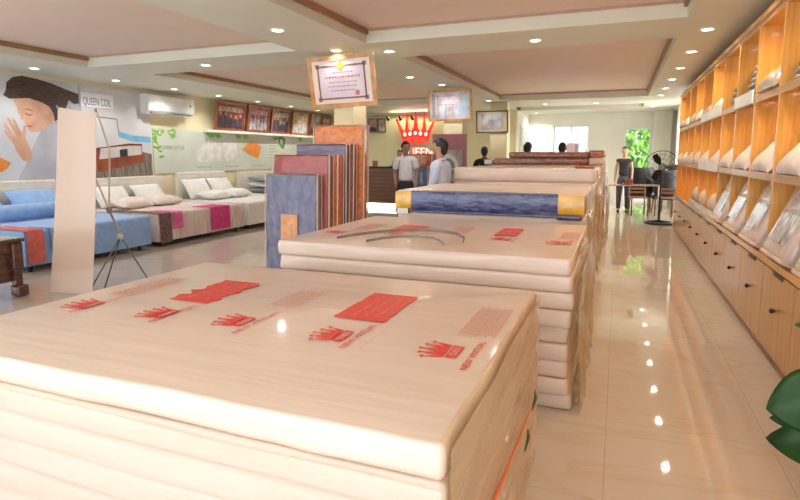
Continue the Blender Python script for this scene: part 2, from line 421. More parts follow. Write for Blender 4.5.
for k, y in enumerate((4.4, 5.85, 7.3, 8.66, 9.95, 11.37, 12.83, 14.26)):
    downlight(-8.2, y, 'round downlight in the ceiling above the beds, %s from the front' % ORD[k].replace('top', 'first'), e=1.5, c=(1, .97, .92))
for x, y, lb in ((-3.36, 5.04, 'downlight in the middle ceiling strip in front of the nearest column'), (-3.32, 6.25, 'downlight just above the gilt certificate on the nearest column'),
                 (-2.73, 6.55, 'downlight right of the gilt certificate on the nearest column'), (-3.3, 8.8, 'downlight between the nearest and the second column'),
                 (-3.1, 9.95, 'downlight right above the certificate on the second column'), (-2.95, 13.2, 'downlight above the certificate on the farthest column'),
                 (-.94, 6.55, 'single downlight on the cross beam over the mattress stacks'), (-1.81, 14.64, 'left downlight of the pair before the far window'),
                 (-.59, 14.83, 'right downlight of the pair before the far window'), (-2.45, 17.7, 'downlight close to the far wall by the glass side door'),
                 (-1.0, 3.2 - 3.6, 'unseen downlight added behind the camera'), (-5.6, 6.55, 'downlight on the cross beam over the aisle to the beds')):  # the downlight behind the camera is unseen, added for its light
    downlight(x, y, lb, e=3.4 if y > 14 else 1.0, c=(1, .97, .90))

# ------------------------------------------------------------------ stacks of film-wrapped mattresses along the aisle
def crown_poly(w, h, base=.28):
    """crown outline in (u across, v up), centred on u"""
    p = [(-.36, 0), (.36, 0), (.40, base), (.50, .80), (.30, .46), (.27, .93), (.11, .50), (.0, 1.0), (-.11, .50), (-.27, .93), (-.30, .46), (-.50, .80), (-.40, base)]
    return [(a * w, b * h) for a, b in p]
def crown_print(parent, cx, cy, z, w=.145, h=.135):
    U, Vv = V((0, 1, 0)), V((-1, 0, 0)); m = MB()
    o = V((cx + h / 2, cy, z))
    full = crown_poly(w, h)
    top = [q for q in full if q[1] > .3 * h]
    m.prism([(-.40 * w, .33 * h), (.40 * w, .33 * h)] + [(a, b) for a, b in full[3:12]], o, U, Vv, .0012)
    m.prism([(-.37 * w, 0), (.37 * w, 0), (.40 * w, .27 * h), (-.40 * w, .27 * h)], o, U, Vv, .0012)
    for a, b in ((-.50, .82), (-.27, .95), (0, 1.02), (.27, .95), (.50, .82)):
        m.prism([(a * w + .008 * math.cos(k), b * h + .008 * math.sin(k)) for k in [i * math.pi / 4 for i in range(8)]], o, U, Vv, .0012)
    c = m.build('crown_print', red_print, parent, smooth=False)
    text_mb('QUEEN', o + V((-.05 * h, -.27 * w, .0013)), U, Vv, .032, .0006, width=.54 * w).build('crown_lettering', white_print, c, smooth=False)
def word_print(parent, x, y0, y1, z, size=.034):
    text_mb('NEW VINTUAL', (x, y0, z), (0, 1, 0), (-1, 0, 0), size, .0012, width=y1 - y0, bold=.012).build('name_print', red_print, parent, smooth=False)
    text_mb('------------------------', (x + .055, y0, z), (0, 1, 0), (-1, 0, 0), .02, .0010, width=y1 - y0).build('small_print', pale_print, parent, smooth=False)
def block_print(parent, x0, x1, y0, y1, z, seed, ripple=.012):
    rnd = random.Random(seed); m = MB(); n = 14
    lo = [(y0 + (y1 - y0) * i / n, x1 + ripple * noise.noise(V((i * .6, seed, 0)))) for i in range(n + 1)]
    hi = [(y0 + (y1 - y0) * i / n, x0 + ripple * noise.noise(V((i * .6, seed, 5)))) for i in range(n + 1)]
    poly = [(y, -x) for y, x in lo] + [(y, -x) for y, x in hi[::-1]]
    m.prism(poly, (0, 0, z), (0, 1, 0), (-1, 0, 0), .0012)
    b = m.build('red_panel_print', red_print, parent, smooth=False)
    l = MB()
    for r in range(3):
        xx = x0 + (x1 - x0) * (.3 + .22 * r); y = y0 + .05
        while y < y1 - .06:
            w = rnd.uniform(.015, .045); l.box(xx, xx + rnd.uniform(.004, .010), y, y + w, z + .0012, z + .0018); y += w + rnd.uniform(.008, .03)
    l.build('panel_lettering', mat('worn_red_white_print', (.85, .30, .25), .4, .2, 30), b, smooth=False)
def table_print(parent, x0, x1, y0, y1, z, seed, m=None):
    rnd = random.Random(seed); l = MB(); k = 5
    for r in range(k):
        xx = x0 + (x1 - x0) * r / (k - 1)
        l.box(xx - .0013, xx + .0013, y0, y1, z, z + .001)
        if r < k - 1:
            for q in range(3):
                y = y0 + .02; xm = xx + (x1 - x0) / (k - 1) * (.25 + .25 * q)
                while y < y1 - .03:
                    w = rnd.uniform(.006, .02); l.box(xm - .0014, xm + .0014, y, y + w, z, z + .001); y += w + rnd.uniform(.005, .016)
    l.build('text_panel_print', m or pale_print, parent, smooth=False)
def flap(parent, x, y0, y1, z0, z1, seed, out=.03, m=None):
    """loose fold of film hanging on the aisle side"""
    mb = MB(); nu, nv = 26, 8; vs = []
    for j in range(nv + 1):
        for i in range(nu + 1):
            u, w = i / nu, j / nv
            d = out * w * (.55 + .75 * noise.noise(V((u * 5 + seed, w * 1.6, seed)))) + .010 * noise.noise(V((u * 17, w * 3, seed)))
            zz = z1 + (z0 - z1) * w * (1 - .3 * abs(noise.noise(V((u * 4, seed, 2)))))
            vs.append((x + .006 + max(d, 0), y0 + (y1 - y0) * u, max(zz, .004)))
    fs = [(j * (nu + 1) + i, j * (nu + 1) + i + 1, (j + 1) * (nu + 1) + i + 1, (j + 1) * (nu + 1) + i) for j in range(nv) for i in range(nu)]
    mb.raw(vs, fs).build('film_fold', m or film, parent, ang=180)

STACK = {}
def stack(key, desc, x0, x1, y0, y1, ztop, n, seed, tops=None, jit=.022, mats=None, rr=.035):
    """n mattresses from the floor up to ztop"""
    rnd = random.Random(seed); edges = [ztop * k / n for k in range(n + 1)] if tops is None else tops
    out = []
    for k in range(len(edges) - 1):
        up = len(edges) - 2 - k
        jx, jy = (rnd.uniform(-jit, jit), rnd.uniform(-jit, jit)) if up else (0, 0)
        mb = MB().slab(x0 + jx, x1 + jx, y0 + jy, y1 + jy, edges[k] + .0015 + (.002 if k == 0 else 0), edges[k + 1] - .0015, r=rr, amp=.007, seed=seed * 7 + k)
        nm = 'topmost' if up == 0 else ('lowest' if k == 0 else ORD[up])
        lab = {'topmost': 'topmost cream film-wrapped mattress of %s' % desc,
               'lowest': 'lowest cream wrapped mattress on the floor under %s' % desc}.get(nm, '%s cream wrapped mattress from the top of %s' % (nm, desc))
        o = mb.build('wrapped_mattress', mats or [wrapX, wrapY], ang=50)
        tag(o, lab, 'mattress', 'cream wrapped mattresses stacked along the aisle'); out.append(o)
        if key != 'A' and (k % 2 == 0 or up == 0):
            h = edges[k + 1] - edges[k]
            for q in range(2):
                a = y0 + .08 + rnd.random() * .8; b = min(y1 - .03, a + rnd.uniform(.4, .75))
                flap(o, x1 + jx + .004, a, b, edges[k + 1] - h * rnd.uniform(.75, .9), edges[k + 1] - .012, seed * 13 + k * 3 + q, rnd.uniform(.02, .05))
    STACK[key] = out
    return out

A = stack('A', 'the nearest stack', -2.335, -.34, 1.125, 2.66, .85, 9, 1, jit=.006, rr=.018)
B = stack('B', 'the second stack from the front', -2.19, -.225, 3.21, 4.87, .912, 9, 2, rr=.025)
Cc = stack('C', 'the third stack, under the blue mattress', -2.09, -.27, 5.22, 6.75, .925, 9, 3)
D = stack('D', 'the fourth stack, behind the blue mattress', -2.12, -.27, 7.4, 8.95, 1.33, 7, 4)
E = stack('E', 'the farthest stack, under the maroon mattresses', -2.06, -.22, 9.52, 11.1, 1.335, 7, 5)

def film_sheet(label, o, U, L_, z0, z1, N, seed, m, folds=7, amp=.03, horiz=False):
    o, U, N = V(o), V(U), V(N); nu, nv = 60, 26; vs = []
    for j in range(nv + 1):
        for i in range(nu + 1):
            u, w = i / nu, j / nv
            if horiz: d = amp * (.5 + .6 * noise.noise(V((u * 2.2 + seed, w * 9 + u * 1.5, seed))) + .25 * noise.noise(V((u * 5, w * 24, seed))))
            else: d = amp * (.35 + .65 * w) * (.55 + .75 * noise.noise(V((u * folds + seed, w * 1.7, seed))) + .3 * noise.noise(V((u * folds * 3, w * 4, seed))))
            p = o + U * (L_ * u) + N * max(.002, d); p.z = z1 + (z0 - z1) * w + (.05 * noise.noise(V((u * 5, seed, 1))) * w if z0 > .06 else 0)
            vs.append(p)
    fs = [(j * (nu + 1) + i, j * (nu + 1) + i + 1, (j + 1) * (nu + 1) + i + 1, (j + 1) * (nu + 1) + i) for j in range(nv) for i in range(nu)]
    return tag(MB().raw(vs, fs).build('film_sheet', m, ang=180), label, 'plastic film', 'loose film hanging over the mattress stacks')
film_a = mat('peach_film', (.82, .67, .59), .25, .012, 4, (.8, .8, 5), .25, 2, coat=.5, alpha=.55)
film_c = mat('warm_beige_film', (.78, .56, .37), .25, .03, 4, (4, 1.2, 8), .35, 3, coat=.4, alpha=.75)
film_b = mat('tan_film', (.66, .47, .26), .2, .18, 5, (1, 4, 1.2), .5, 6, coat=.6, alpha=.6)
film_sheet('clear film hanging down the front of the nearest stack', (-2.36, 1.092, 0), (1, 0, 0), 2.03, .01, .765, (0, -1, 0), 3, film_a, amp=.02, horiz=True)
film_sheet('clear film hanging down the aisle side of the nearest stack', (-.330, 1.13, 0), (0, 1, 0), 1.52, .01, .836, (1, 0, 0), 4, film_c, amp=.014, horiz=True)
for (yy, LL, zz_, xx, nm, sd_) in ((3.2, 1.7, .80, -.19, 'second', 5), (5.2, 1.58, .86, -.235, 'third', 6), (7.38, 1.6, 1.08, -.235, 'fourth', 7), (9.5, 1.62, 1.1, -.185, 'farthest', 8)):
    film_sheet('tan clear film in folds down the aisle side of the %s stack' % nm, (xx, yy, 0), (0, 1, 0), LL, .01, zz_, (1, 0, 0), sd_, film_b, folds=9, amp=.065)
zt = .8525
ta = A[-1]
for cx, cy in ((-.525, 1.70), (-.945, 1.71), (-1.385, 1.72), (-1.745, 1.69), (-2.15, 1.675)): crown_print(ta, cx, cy, zt)
for x, a, b in ((-.40, 1.56, 1.83), (-.835, 1.60, 1.87), (-1.275, 1.59, 1.88), (-1.665, 1.58, 1.84), (-2.08, 1.56, 1.84)): word_print(ta, x, a, b, zt)
block_print(ta, -1.045, -.825, 1.91, 2.32, zt, 1); block_print(ta, -1.87, -1.655, 1.88, 2.28, zt, 2, .05)
table_print(ta, -.515, -.385, 1.88, 2.28, zt, 3); faint = mat('faint_red_print', (.80, .47, .39), .4, .1, 40)
table_print(ta, -1.39, -1.26, 1.95, 2.26, zt, 4, faint); table_print(ta, -2.20, -2.08, 1.84, 2.24, zt, 5, faint)
# red tape line on the aisle side of the nearest stack
tb = MB(); n = 20
pts = [(-.308 + .004 * noise.noise(V((i * .3, 0, 0))), 1.35 + 1.15 * i / n, .462 - .075 * i / n) for i in range(n + 1)]
tb.tube(pts, [.002 + .007 * (1 - i / n) for i in range(n + 1)], 6).build('red_tape_edge', mat('orange_red_tape', (.85, .22, .07), .4), A[4])
for y, z, s in ((2.35, .385, 1), (2.16, .295, 2)):
    MB().tube([(-.305, y, z), (-.295, y + .03, z + .05), (-.302, y + .05, z + .075)], [.003, .008, .002], 6).build('green_tie', mat('dark_green_tie', (.06, .10, .02), .5), A[4 if s == 1 else 3])
# prints on the second stack
tbm = B[-1]; zb = .9145
block_print(tbm, -1.66, -1.43, 3.97, 4.30, zb, 6); block_print(tbm, -.83, -.67, 3.98, 4.40, zb, 7)
crown_print(tbm, -.75, 3.83, zb); crown_print(tbm, -.36, 3.80, zb)
word_print(tbm, -.64, 3.70, 3.93, zb); word_print(tbm, -.265, 3.68, 3.93, zb)
table_print(tbm, -.37, -.24, 3.97, 4.36, zb, 8); table_print(tbm, -1.95, -1.80, 3.9, 4.3, zb, 9); table_print(tbm, -1.20, -1.05, 4.0, 4.36, zb, 10)
crown_print(tbm, -2.0, 3.72, zb); crown_print(tbm, -1.56, 3.82, zb)
# loop of strapping left lying on the second stack
path = [(-1.80, 3.36), (-1.72, 3.50), (-1.62, 3.64), (-1.48, 3.76), (-1.33, 3.83), (-1.17, 3.83), (-1.05, 3.76), (-.96, 3.63), (-.94, 3.52)]
inner = [(-1.55, 3.30), (-1.48, 3.40), (-1.38, 3.48), (-1.26, 3.52), (-1.15, 3.51), (-1.08, 3.45), (-1.03, 3.38)]
mb = MB()
for pth, w in ((path, .012), (inner, .010)):
    vs = []; N = len(pth)
    for i, (x, y) in enumerate(pth):
        lift = .006 + .018 * math.sin(math.pi * i / (N - 1))
        vs += [(x, y, .915 + lift), (x, y, .915 + lift + w * 1.6)]
    mb.raw(vs, [(2 * i, 2 * i + 2, 2 * i + 3, 2 * i + 1) for i in range(N - 1)])
    mb.tube([(x, y, .917 + .006 + .018 * math.sin(math.pi * i / (N - 1))) for i, (x, y) in enumerate(pth)], .004, 6)
tag(mb.build('strapping_loop', mat('greyish_olive_strap', (.27, .235, .19), .3, .1, 10, coat=.3)), 'loose curled packing strap lying on the second mattress stack', 'strap')

# blue mattress with yellow corner panels on the third stack
t = thing('printed_mattress', 'blue patterned mattress with yellow end panels on the third stack', 'mattress', (-1.19, 5.98, .926))
bz0, bz1 = .93, 1.145
MB().slab(-2.10, -.275, 5.22, 6.75, bz0, bz1, r=.04, amp=.006, seed=31, e=.02, side=0).build('mattress_body', wrapX, t)
def panel(x0, x1, y, z0, z1, nm, m, seed, th=.008):
    vs = []; nx, nz = max(6, int((x1 - x0) / .04)), 8
    for j in range(nz + 1):
        for i in range(nx + 1):
            x = x0 + (x1 - x0) * i / nx; z = z0 + (z1 - z0) * j / nz
            d = .008 * noise.noise(V((x * 6, z * 14, seed))); b = .010 * (1 - (2 * j / nz - 1) ** 2)
            vs.append((x, y - th - b - d * .5, z))
    k = len(vs); vs += [(p[0], y + .02, p[2]) for p in vs]
    fs = []
    for j in range(nz):
        for i in range(nx):
            a = j * (nx + 1) + i; fs += [(a, a + 1, a + nx + 2, a + nx + 1), (k + a + nx + 1, k + a + nx + 2, k + a + 1, k + a)]
    for i in range(nx):
        fs += [(i + 1, i, k + i, k + i + 1)]; a = nz * (nx + 1) + i; fs += [(a, a + 1, k + a + 1, k + a)]
    for j in range(nz):
        a = j * (nx + 1); fs += [(a, a + nx + 1, k + a + nx + 1, k + a)]; a += nx; fs += [(a + nx + 1, a, k + a, k + a + nx + 1)]
    return MB().raw(vs, fs).build(nm, m, t)
panel(-1.93, -.50, 5.205, bz0 + .01, bz1 - .008, 'blue_side_panel', blue_wrap, 1)
panel(-2.10, -1.932, 5.203, bz0 + .008, bz1 - .01, 'yellow_end_panel', yellow_wrap, 2)
panel(-.498, -.272, 5.203, bz0 + .008, bz1 - .01, 'yellow_end_panel', yellow_wrap, 3)
MB().box(-1.93, -.50, 5.182, 5.204, bz0 - .004, bz0 + .014, .004).build('dark_lower_edging', dark_wrap, t)
MB().box(-1.93, -.50, 5.182, 5.204, bz1 - .012, bz1 + .004, .004).build('dark_upper_edging', dark_wrap, t)
MB().box(-.25 - .006, -.25, 5.3, 6.6, bz0 + .02, bz1 - .02, .002).build('side_film_band', film, t)
tag(MB().slab(-.50, -.28, 5.10, 5.205, .915, .97, r=.02, amp=.004, seed=5, mids=1, side=0, e=.012).build('rolled_bag', dark_wrap, ang=60), 'dark shiny bag tucked under the right yellow panel of the blue mattress', 'bag')
t2 = thing('paper_label_card', 'small white card with dark edges under the left yellow panel of the blue mattress', 'card', (-2.02, 5.16, .915))
MB().box(-2.075, -1.955, 5.168, 5.176, .915, .966).build('card_face', board_w, t2)
for x in (-2.085, -1.955): MB().box(x, x + .012, 5.165, 5.178, .915, .968).build('dark_edge', black_m, t2)
# maroon mattresses and extras on the farthest stack
def printed(name, label, x0, x1, y0, y1, z0, z1, m, seed):
    return tag(MB().slab(x0, x1, y0, y1, z0, z1, r=.04, amp=.008, seed=seed, e=.018, side=0).build(name, m, ang=50), label, 'mattress', 'maroon mattresses on the farthest stack')
printed('printed_mattress', 'lower maroon patterned mattress on the farthest stack', -2.02, -.46, 9.52, 11.08, 1.338, 1.445, red_wrap, 41)
printed('printed_mattress', 'upper maroon and beige mattress, topmost of the farthest stack', -1.76, -.46, 9.54, 11.06, 1.448, 1.55, redbrown_wrap if 0 else red_wrap, 42)
tag(MB().slab(-.45, -.225, 9.52, 10.9, 1.338, 1.452, r=.03, amp=.006, seed=43, side=0).build('cream_package', wrapX), 'short cream package on the right end of the farthest stack', 'package')
tag(MB().slab(-.45, -.23, 9.54, 10.8, 1.455, 1.575, r=.03, amp=.008, seed=44, side=0).build('red_brown_package', redbrown_wrap), 'red-brown package lying on the cream package at the right end of the farthest stack', 'package')
tag(MB().slab(-2.19, -2.05, 9.56, 10.2, 1.338, 1.42, r=.02, amp=.004, seed=45, side=0).build('white_box', board_w), 'small white box at the left end of the maroon mattress', 'box')
tag(MB().slab(-.52, -.28, 7.42, 7.9, 1.333, 1.36, r=.03, amp=.006, seed=46, mids=1, side=0, e=.008).build('folded_film', redbrown_wrap), 'thin folded brown wrapping on the right end of the fourth stack', 'wrapping')

# ------------------------------------------------------------------ standing mattresses leaning back against the nearest column
def standing(label, xl, xr, y0, y1, h, front, side, lab=None, lean=2.5):
    t = thing('standing_mattress', label, 'mattress', ((xl + xr) / 2, y0, .004), 'folded mattresses standing on edge before the column')
    M = Matrix.Translation((0, y0, .004)) @ Matrix.Rotation(R(-lean), 4, 'X') @ Matrix.Translation((0, -y0, 0))
    MB().box(xl + .004, xr - .004, y0 + .004, y1 - .004, 0, h, .02, 3).xf(M).build('mattress_core', side, t)
    # rumpled printed face
    vs = []; nx, nz = 18, 30
    for j in range(nz + 1):
        for i in range(nx + 1):
            x = xl + .02 + (xr - xl - .04) * i / nx; z = .02 + (h - .04) * j / nz
            vs.append((x, y0 - .004 - .012 * abs(noise.noise(V((x * 5 + z * 3, z * 3 - x * 2, xl)))), z))
    k = len(vs); vs += [(p[0], y0 + .006, p[2]) for p in vs]
    fs = []
    for j in range(nz):
        for i in range(nx):
            a = j * (nx + 1) + i; fs += [(a, a + 1, a + nx + 2, a + nx + 1)]
    for i in range(nx):
        fs += [(i + 1, i, k + i, k + i + 1)]; a = nz * (nx + 1) + i; fs += [(a, a + 1, k + a + 1, k + a)]
    for j in range(nz):
        a = j * (nx + 1); fs += [(a, k + a, k + a + nx + 1, a + nx + 1)]; a += nx; fs += [(a, a + nx + 1, k + a + nx + 1, k + a)]
    MB().raw(vs, fs).xf(M).build('printed_cover', front, t, ang=60)
    p = MB(); r = .008
    for yy in (y0 - .002, y1 - .002):
        p.tube([(xl, yy, .02), (xl, yy, h), (xr, yy, h), (xr, yy, .02)], r, 6)
    p.xf(M).build('edge_piping', piping, t)
    if lab:
        l = thing_label = MB().box(lab[0], lab[1], y0 - .024, y0 - .016, lab[2], lab[3], .002).xf(M)
        l.build('paper_label', label_m, t)
    return t
standing('front grey-violet mattress with a square orange label standing before the column', -3.93, -3.215, 5.50, 5.60, 1.275, violet_wrap, mat('grey_side_wrap', (.30, .25, .24), .3, .1, 8, coat=.4), (-3.70, -3.47, .46, .80))
standing('crimson-faced standing mattress just behind the grey-violet one', -3.90, -3.13, 5.626, 5.73, 1.50, crimson_wrap, brownside)
standing('orange-sided standing mattress as tall as the crimson one before it', -3.83, -3.09, 5.757, 5.91, 1.50, orange_wrap, orangeside)
standing('slate-blue standing mattress with a creased face, fourth from the front', -3.78, -3.07, 5.937, 6.03, 1.63, slate_wrap, darkside)
standing('red-brown standing mattress between the slate-blue and the tallest one', -3.72, -3.03, 6.06, 6.145, 1.63, redbrown_wrap, mat('maroon_side_wrap', (.30, .07, .04), .3, .2, 10, coat=.4))
standing('tallest standing mattress, orange patterned, right against the column', -3.67, -2.95, 6.185, 6.31, 1.87, orange_wrap, mat('copper_side_wrap', (.55, .20, .07), .3, .2, 10, coat=.4))
standing('orange patterned mattress standing on edge behind the man in white', -4.20, -3.66, 11.0, 11.15, 1.52, orange_wrap, orangeside)
standing('low blue mattress standing on edge in front of the far orange one', -4.24, -3.68, 10.84, 10.97, 1.26, mat('dull_blue_wrap', (.16, .20, .38), .25, .2, 6, coat=.5), darkside)

# ------------------------------------------------------------------ beds along the left wall (heads against the wall, feet to the aisle)
def rotm(ry=0, rz=0, rx=0): return Euler((R(rx), R(ry), R(rz))).to_matrix()
def bed(label, y0, y1, cover, head_h=1.09, side_m=None, xf=-6.9, h=.54):
    t = thing('bed', label, 'bed', (-7.85, (y0 + y1) / 2, 0), 'beds along the left wall')
    MB().box(-8.80, xf - .06, y0 + .03, y1 - .03, .10, .32, .02).build('divan_base', side_m or cream_uphol, t)
    b = MB(); b.box(-8.895, -8.80, y0 + .12, y1 - .12, .1, head_h, .02); b.box(-8.80, -8.785, y0 + .22, y1 - .22, .4, head_h - .10, .006)
    b.build('headboard', cream_uphol, t)
    # bedspread: top with drops on the foot and both sides, slightly rippled
    nu, nv = 40, 50; prof = [(-8.78, h)]; m = MB(); vs = []
    def prof_at(u):     # along x: top from head to foot then down
        L = (xf - .06) + 8.78
        if u < .68: return (-8.78 + L * u / .68, h, 0)
        a = min(1, (u - .68) / .07)
        if u < .75: return (xf - .06 + .06 * math.sin(a * math.pi / 2), h - .06 * (1 - math.cos(a * math.pi / 2)), 0)
        return (xf, h - .06 - (h - .06 - .09) * (u - .75) / .25, (u - .75) / .25)
    for j in range(nv + 1):
        w = j / nv
        for i in range(nu + 1):
            x, z, dr = prof_at(i / nu)
            if w < .12: y = y0 + .012 * math.sin(i * .9) * (1 - w / .12); zz = .09 + (z - .09) * w / .12
            elif w > .88: y = y1 - .012 * math.sin(i * .9) * (w - .88) / .12; zz = .09 + (z - .09) * (1 - w) / .12
            else: y = y0 + (y1 - y0) * (w - .12) / .76; zz = z
            d = .014 * dr * noise.noise(V((y * 5, y0, dr * 2)))
            e = .006 * noise.noise(V((x * 4, y * 4, y0)))
            vs.append((x + d, y, zz + (e if dr == 0 and .12 <= w <= .88 else 0)))
    fs = [(j * (nu + 1) + i, j * (nu + 1) + i + 1, (j + 1) * (nu + 1) + i + 1, (j + 1) * (nu + 1) + i) for j in range(nv) for i in range(nu)]
    m.raw(vs, fs).build('bedspread', cover, t, ang=70)
    for x in (-8.6, xf - .12):
        for y in (y0 + .12, y1 - .12):
            MB().cyl((x, y, .002), (x, y, .10), .028, .035, 12).build('leg', black_m, t)
    return t
def drape(name, label, cat, y0, y1, x0, zb, m, xf=-6.9, h=.54, seed=0, group=None):
    """runner lying across the bed and hanging over its foot, in a y band"""
    L = xf - x0; pts = [(x0 + L * k / 6, h + .014) for k in range(7)] + [(xf + .012, h), (xf + .02, h - .05)]
    n = 8; pts += [(xf + .02, h - .05 - (h - .05 - zb) * k / n) for k in range(1, n + 1)]
    nu = 14; vs = []
    for i, (x, z) in enumerate(pts):
        for j in range(nu + 1):
            y = y0 + (y1 - y0) * j / nu
            d = abs(.02 * noise.noise(V((y * 7, z * 2, seed)))) if x > xf else 0
            vs.append((x + d, y, z + (.006 * abs(noise.noise(V((x * 5, y * 5, seed)))) if x < xf else 0)))
    k = len(vs); vs += [(p[0] - (.008 if p[0] > xf + .005 else 0), p[1], p[2] - (0 if p[0] > xf + .005 else .006)) for p in vs]
    fs = []
    for i in range(len(pts) - 1):
        for j in range(nu):
            a = i * (nu + 1) + j; f = (a, a + 1, a + nu + 2, a + nu + 1); fs += [f, tuple(q + k for q in f[::-1])]
    for i in range(len(pts) - 1):
        a = i * (nu + 1); fs += [(a, a + nu + 1, k + a + nu + 1, k + a)]; a += nu; fs += [(a + nu + 1, a, k + a, k + a + nu + 1)]
    return tag(MB().raw(vs, fs).build(name, m, ang=60), label, cat, group)
def pillow(label, x, y, z, m, ln=.62, wd=.42, th=.16, tilt=52, group='pillows on the beds', rz=0):
    rot = rotm(rz=rz) @ rotm(ry=tilt)
    o = MB().pillow((x, y, z), wd, ln, th, rot).build('pillow', m, ang=70)
    return tag(o, label, 'pillow', group)
bed('bed with light blue spread, nearest on the left wall', 4.62, 6.62, blue_cloth)
bed('bed with cream and magenta striped spread, beside the blue one', 6.80, 9.0, stripe_cloth, head_h=1.08)
bed('white bed between the magenta striped bed and the farthest one', 9.14, 10.95, white_cloth, head_h=1.12)
bed('farthest bed, white, with grey striped pillows at its head', 11.2, 12.8, white_cloth, head_h=1.08)
for y, lb in ((5.10, 'light blue pillow at the left of the nearest bed head'), (5.98, 'light blue pillow at the right of the nearest bed head')):
    pillow(lb, -8.60, y, .76, blue_cloth, .78, .48, .20)
mb = MB(); mb.tube([(-8.16, 5.02, .67), (-8.16, 5.06, .67), (-8.16, 5.12, .67), (-8.16, 6.2, .67), (-8.16, 6.26, .67), (-8.16, 6.30, .67)], [.03, .085, .115, .115, .085, .03], 20)
tag(mb.build('bolster', blue_cloth, ang=70), 'long light blue bolster lying before the blue pillows', 'bolster')
drape('bed_runner', 'coral red runner hanging over the near side of the blue bed foot', 'bed runner', 4.64, 4.86, -7.6, .12, coral_cloth, seed=2)
drape('blanket', 'folded blue blanket over the blue bed foot beside the coral runner', 'blanket', 4.95, 5.25, -7.3, .28, blue_cloth, seed=3)
for k, y in enumerate((7.42, 8.28)):
    pillow('floral white pillow at the %s of the bed with magenta stripes' % ('left', 'right')[k], -8.60, y, .74, white_cloth, .72, .46, .18)
for k, y in enumerate((7.45, 8.2)):
    pillow('flat white pillow lying before the %s floral one on the magenta bed' % ('left', 'right')[k], -8.17, y, .64, pillow_m, .70, .40, .17, 12)
drape('bed_runner', 'dark floral runner over the left corner of the striped bed', 'bed runner', 6.81, 7.06, -8.0, .06, dark_floral, seed=5)
drape('folded_throw', 'pink folded throw hanging beside the dark floral runner', 'throw', 7.10, 7.32, -7.4, .27, pink_cloth, seed=6)
drape('bed_runner', 'broad magenta band hanging over the foot of the striped bed', 'bed runner', 8.02, 8.55, -7.3, .13, magenta_cloth, seed=7)
for k, y in enumerate((9.62, 10.4)):
    pillow('plain white pillow leaning at the %s of the white bed head' % ('left', 'right')[k], -8.58, y, .77, white_cloth, .74, .50, .16, 58)
for k, y in enumerate((9.66, 10.42)):
    pillow('plain white pillow lying at the %s in front on the white bed' % ('left', 'right')[k], -8.17, y, .64, white_cloth, .70, .40, .18, 10)
for k, z in enumerate((.625, .765, .905)):
    pillow('grey striped pillow of the farthest bed, %s of the pile' % ('lowest', 'middle one', 'topmost')[k], -8.45, 11.9, z, grey_cloth if k != 1 else white_cloth, .8, .5, .13, 6)

# ------------------------------------------------------------------ printed boards on the left wall
PX = -8.9
def wp(pts, t0, t, mb=None):      # polygon (y, z) on the left wall, facing +x
    return (mb or MB()).prism(pts, (PX + t0, 0, 0), (0, 1, 0), (0, 0, 1), t)
p = thing('wall_poster', 'large grey poster of a sleeping dark-haired woman above the nearest bed', 'poster', (PX, 5.5, .99))
wp([(4.0, .99), (7.1, .99), (7.1, 2.74), (4.0, 2.74)], .001, .02).build('poster_board', mat('pale_grey_print', (.60, .62, .66), .45, .05, 2, coat=.2), p, smooth=False)
wp([(6.58, 2.22), (6.9, 2.40), (7.09, 2.46), (7.09, 1.0), (5.87, 1.0), (6.11, 1.42), (6.3, 1.8)], .021, .001).build('printed_blanket', mat('grey_print', (.47, .48, .54), .45, .06, 3, coat=.2), p, smooth=False)
wp([(5.95, 2.36), (6.05, 2.44), (6.3, 2.46), (6.55, 2.40), (6.72, 2.34), (6.70, 2.18), (6.56, 2.04), (6.42, 1.93), (6.30, 1.875), (6.21, 1.865), (6.15, 1.90), (6.165, 1.935), (6.125, 1.955), (6.135, 1.985), (6.10, 2.01), (6.11, 2.045), (6.04, 2.075), (6.05, 2.115), (6.01, 2.18), (6.0, 2.25)], .0225, .001).build('printed_face', mat('skin_print', (.66, .39, .27), .45, .08, 5, coat=.2), p, smooth=False)
wp([(5.80, 2.42), (5.85, 2.50), (5.87, 2.62), (5.97, 2.71), (6.12, 2.75), (6.35, 2.73), (6.6, 2.69), (6.85, 2.62), (7.095, 2.56), (7.095, 2.40), (7.0, 2.38), (6.9, 2.44), (6.84, 2.30), (6.74, 2.24), (6.70, 2.12), (6.62, 2.06), (6.60, 2.20), (6.54, 2.30), (6.42, 2.36), (6.2, 2.41), (6.0, 2.385), (5.9, 2.37)], .024, .001).build('printed_hair', mat('dark_brown_print', (.035, .02, .016), .45, .4, 5, (1, 2, 7), coat=.2, col2=(.10, .055, .035)), p, smooth=False)
hand = MB()
wp([(5.92, 1.75), (6.04, 1.88), (6.12, 1.72), (6.19, 1.52), (6.16, 1.38), (6.02, 1.42), (5.92, 1.58)], .0225, .001, hand)
for a, b, w in (((5.94, 1.66), (5.79, 1.86), .028), ((5.95, 1.72), (5.79, 1.97), .03), ((5.98, 1.80), (5.85, 2.06), .032), ((6.02, 1.82), (5.93, 2.05), .03), ((6.07, 1.78), (6.10, 1.95), .03)):
    d = (V((*b, 0)) - V((*a, 0))).normalized(); nn = V((-d.y, d.x, 0)) * w
    wp([(a[0] + nn.x, a[1] + nn.y), (a[0] - nn.x, a[1] - nn.y), (b[0] - nn.x * .7, b[1] - nn.y * .7), (b[0] + d.x * .03, b[1] + d.y * .03), (b[0] + nn.x * .7, b[1] + nn.y * .7)], .0237, .0008, hand)
hand.build('printed_hand', mat('skin_print', (.66, .39, .27), .45), p, smooth=False)
ft = MB(); wp([(6.12, 2.17), (6.20, 2.145), (6.28, 2.165), (6.20, 2.13), (6.13, 2.15)], .0237, .0006, ft); wp([(6.08, 2.23), (6.18, 2.235), (6.28, 2.205), (6.18, 2.22)], .0237, .0006, ft)
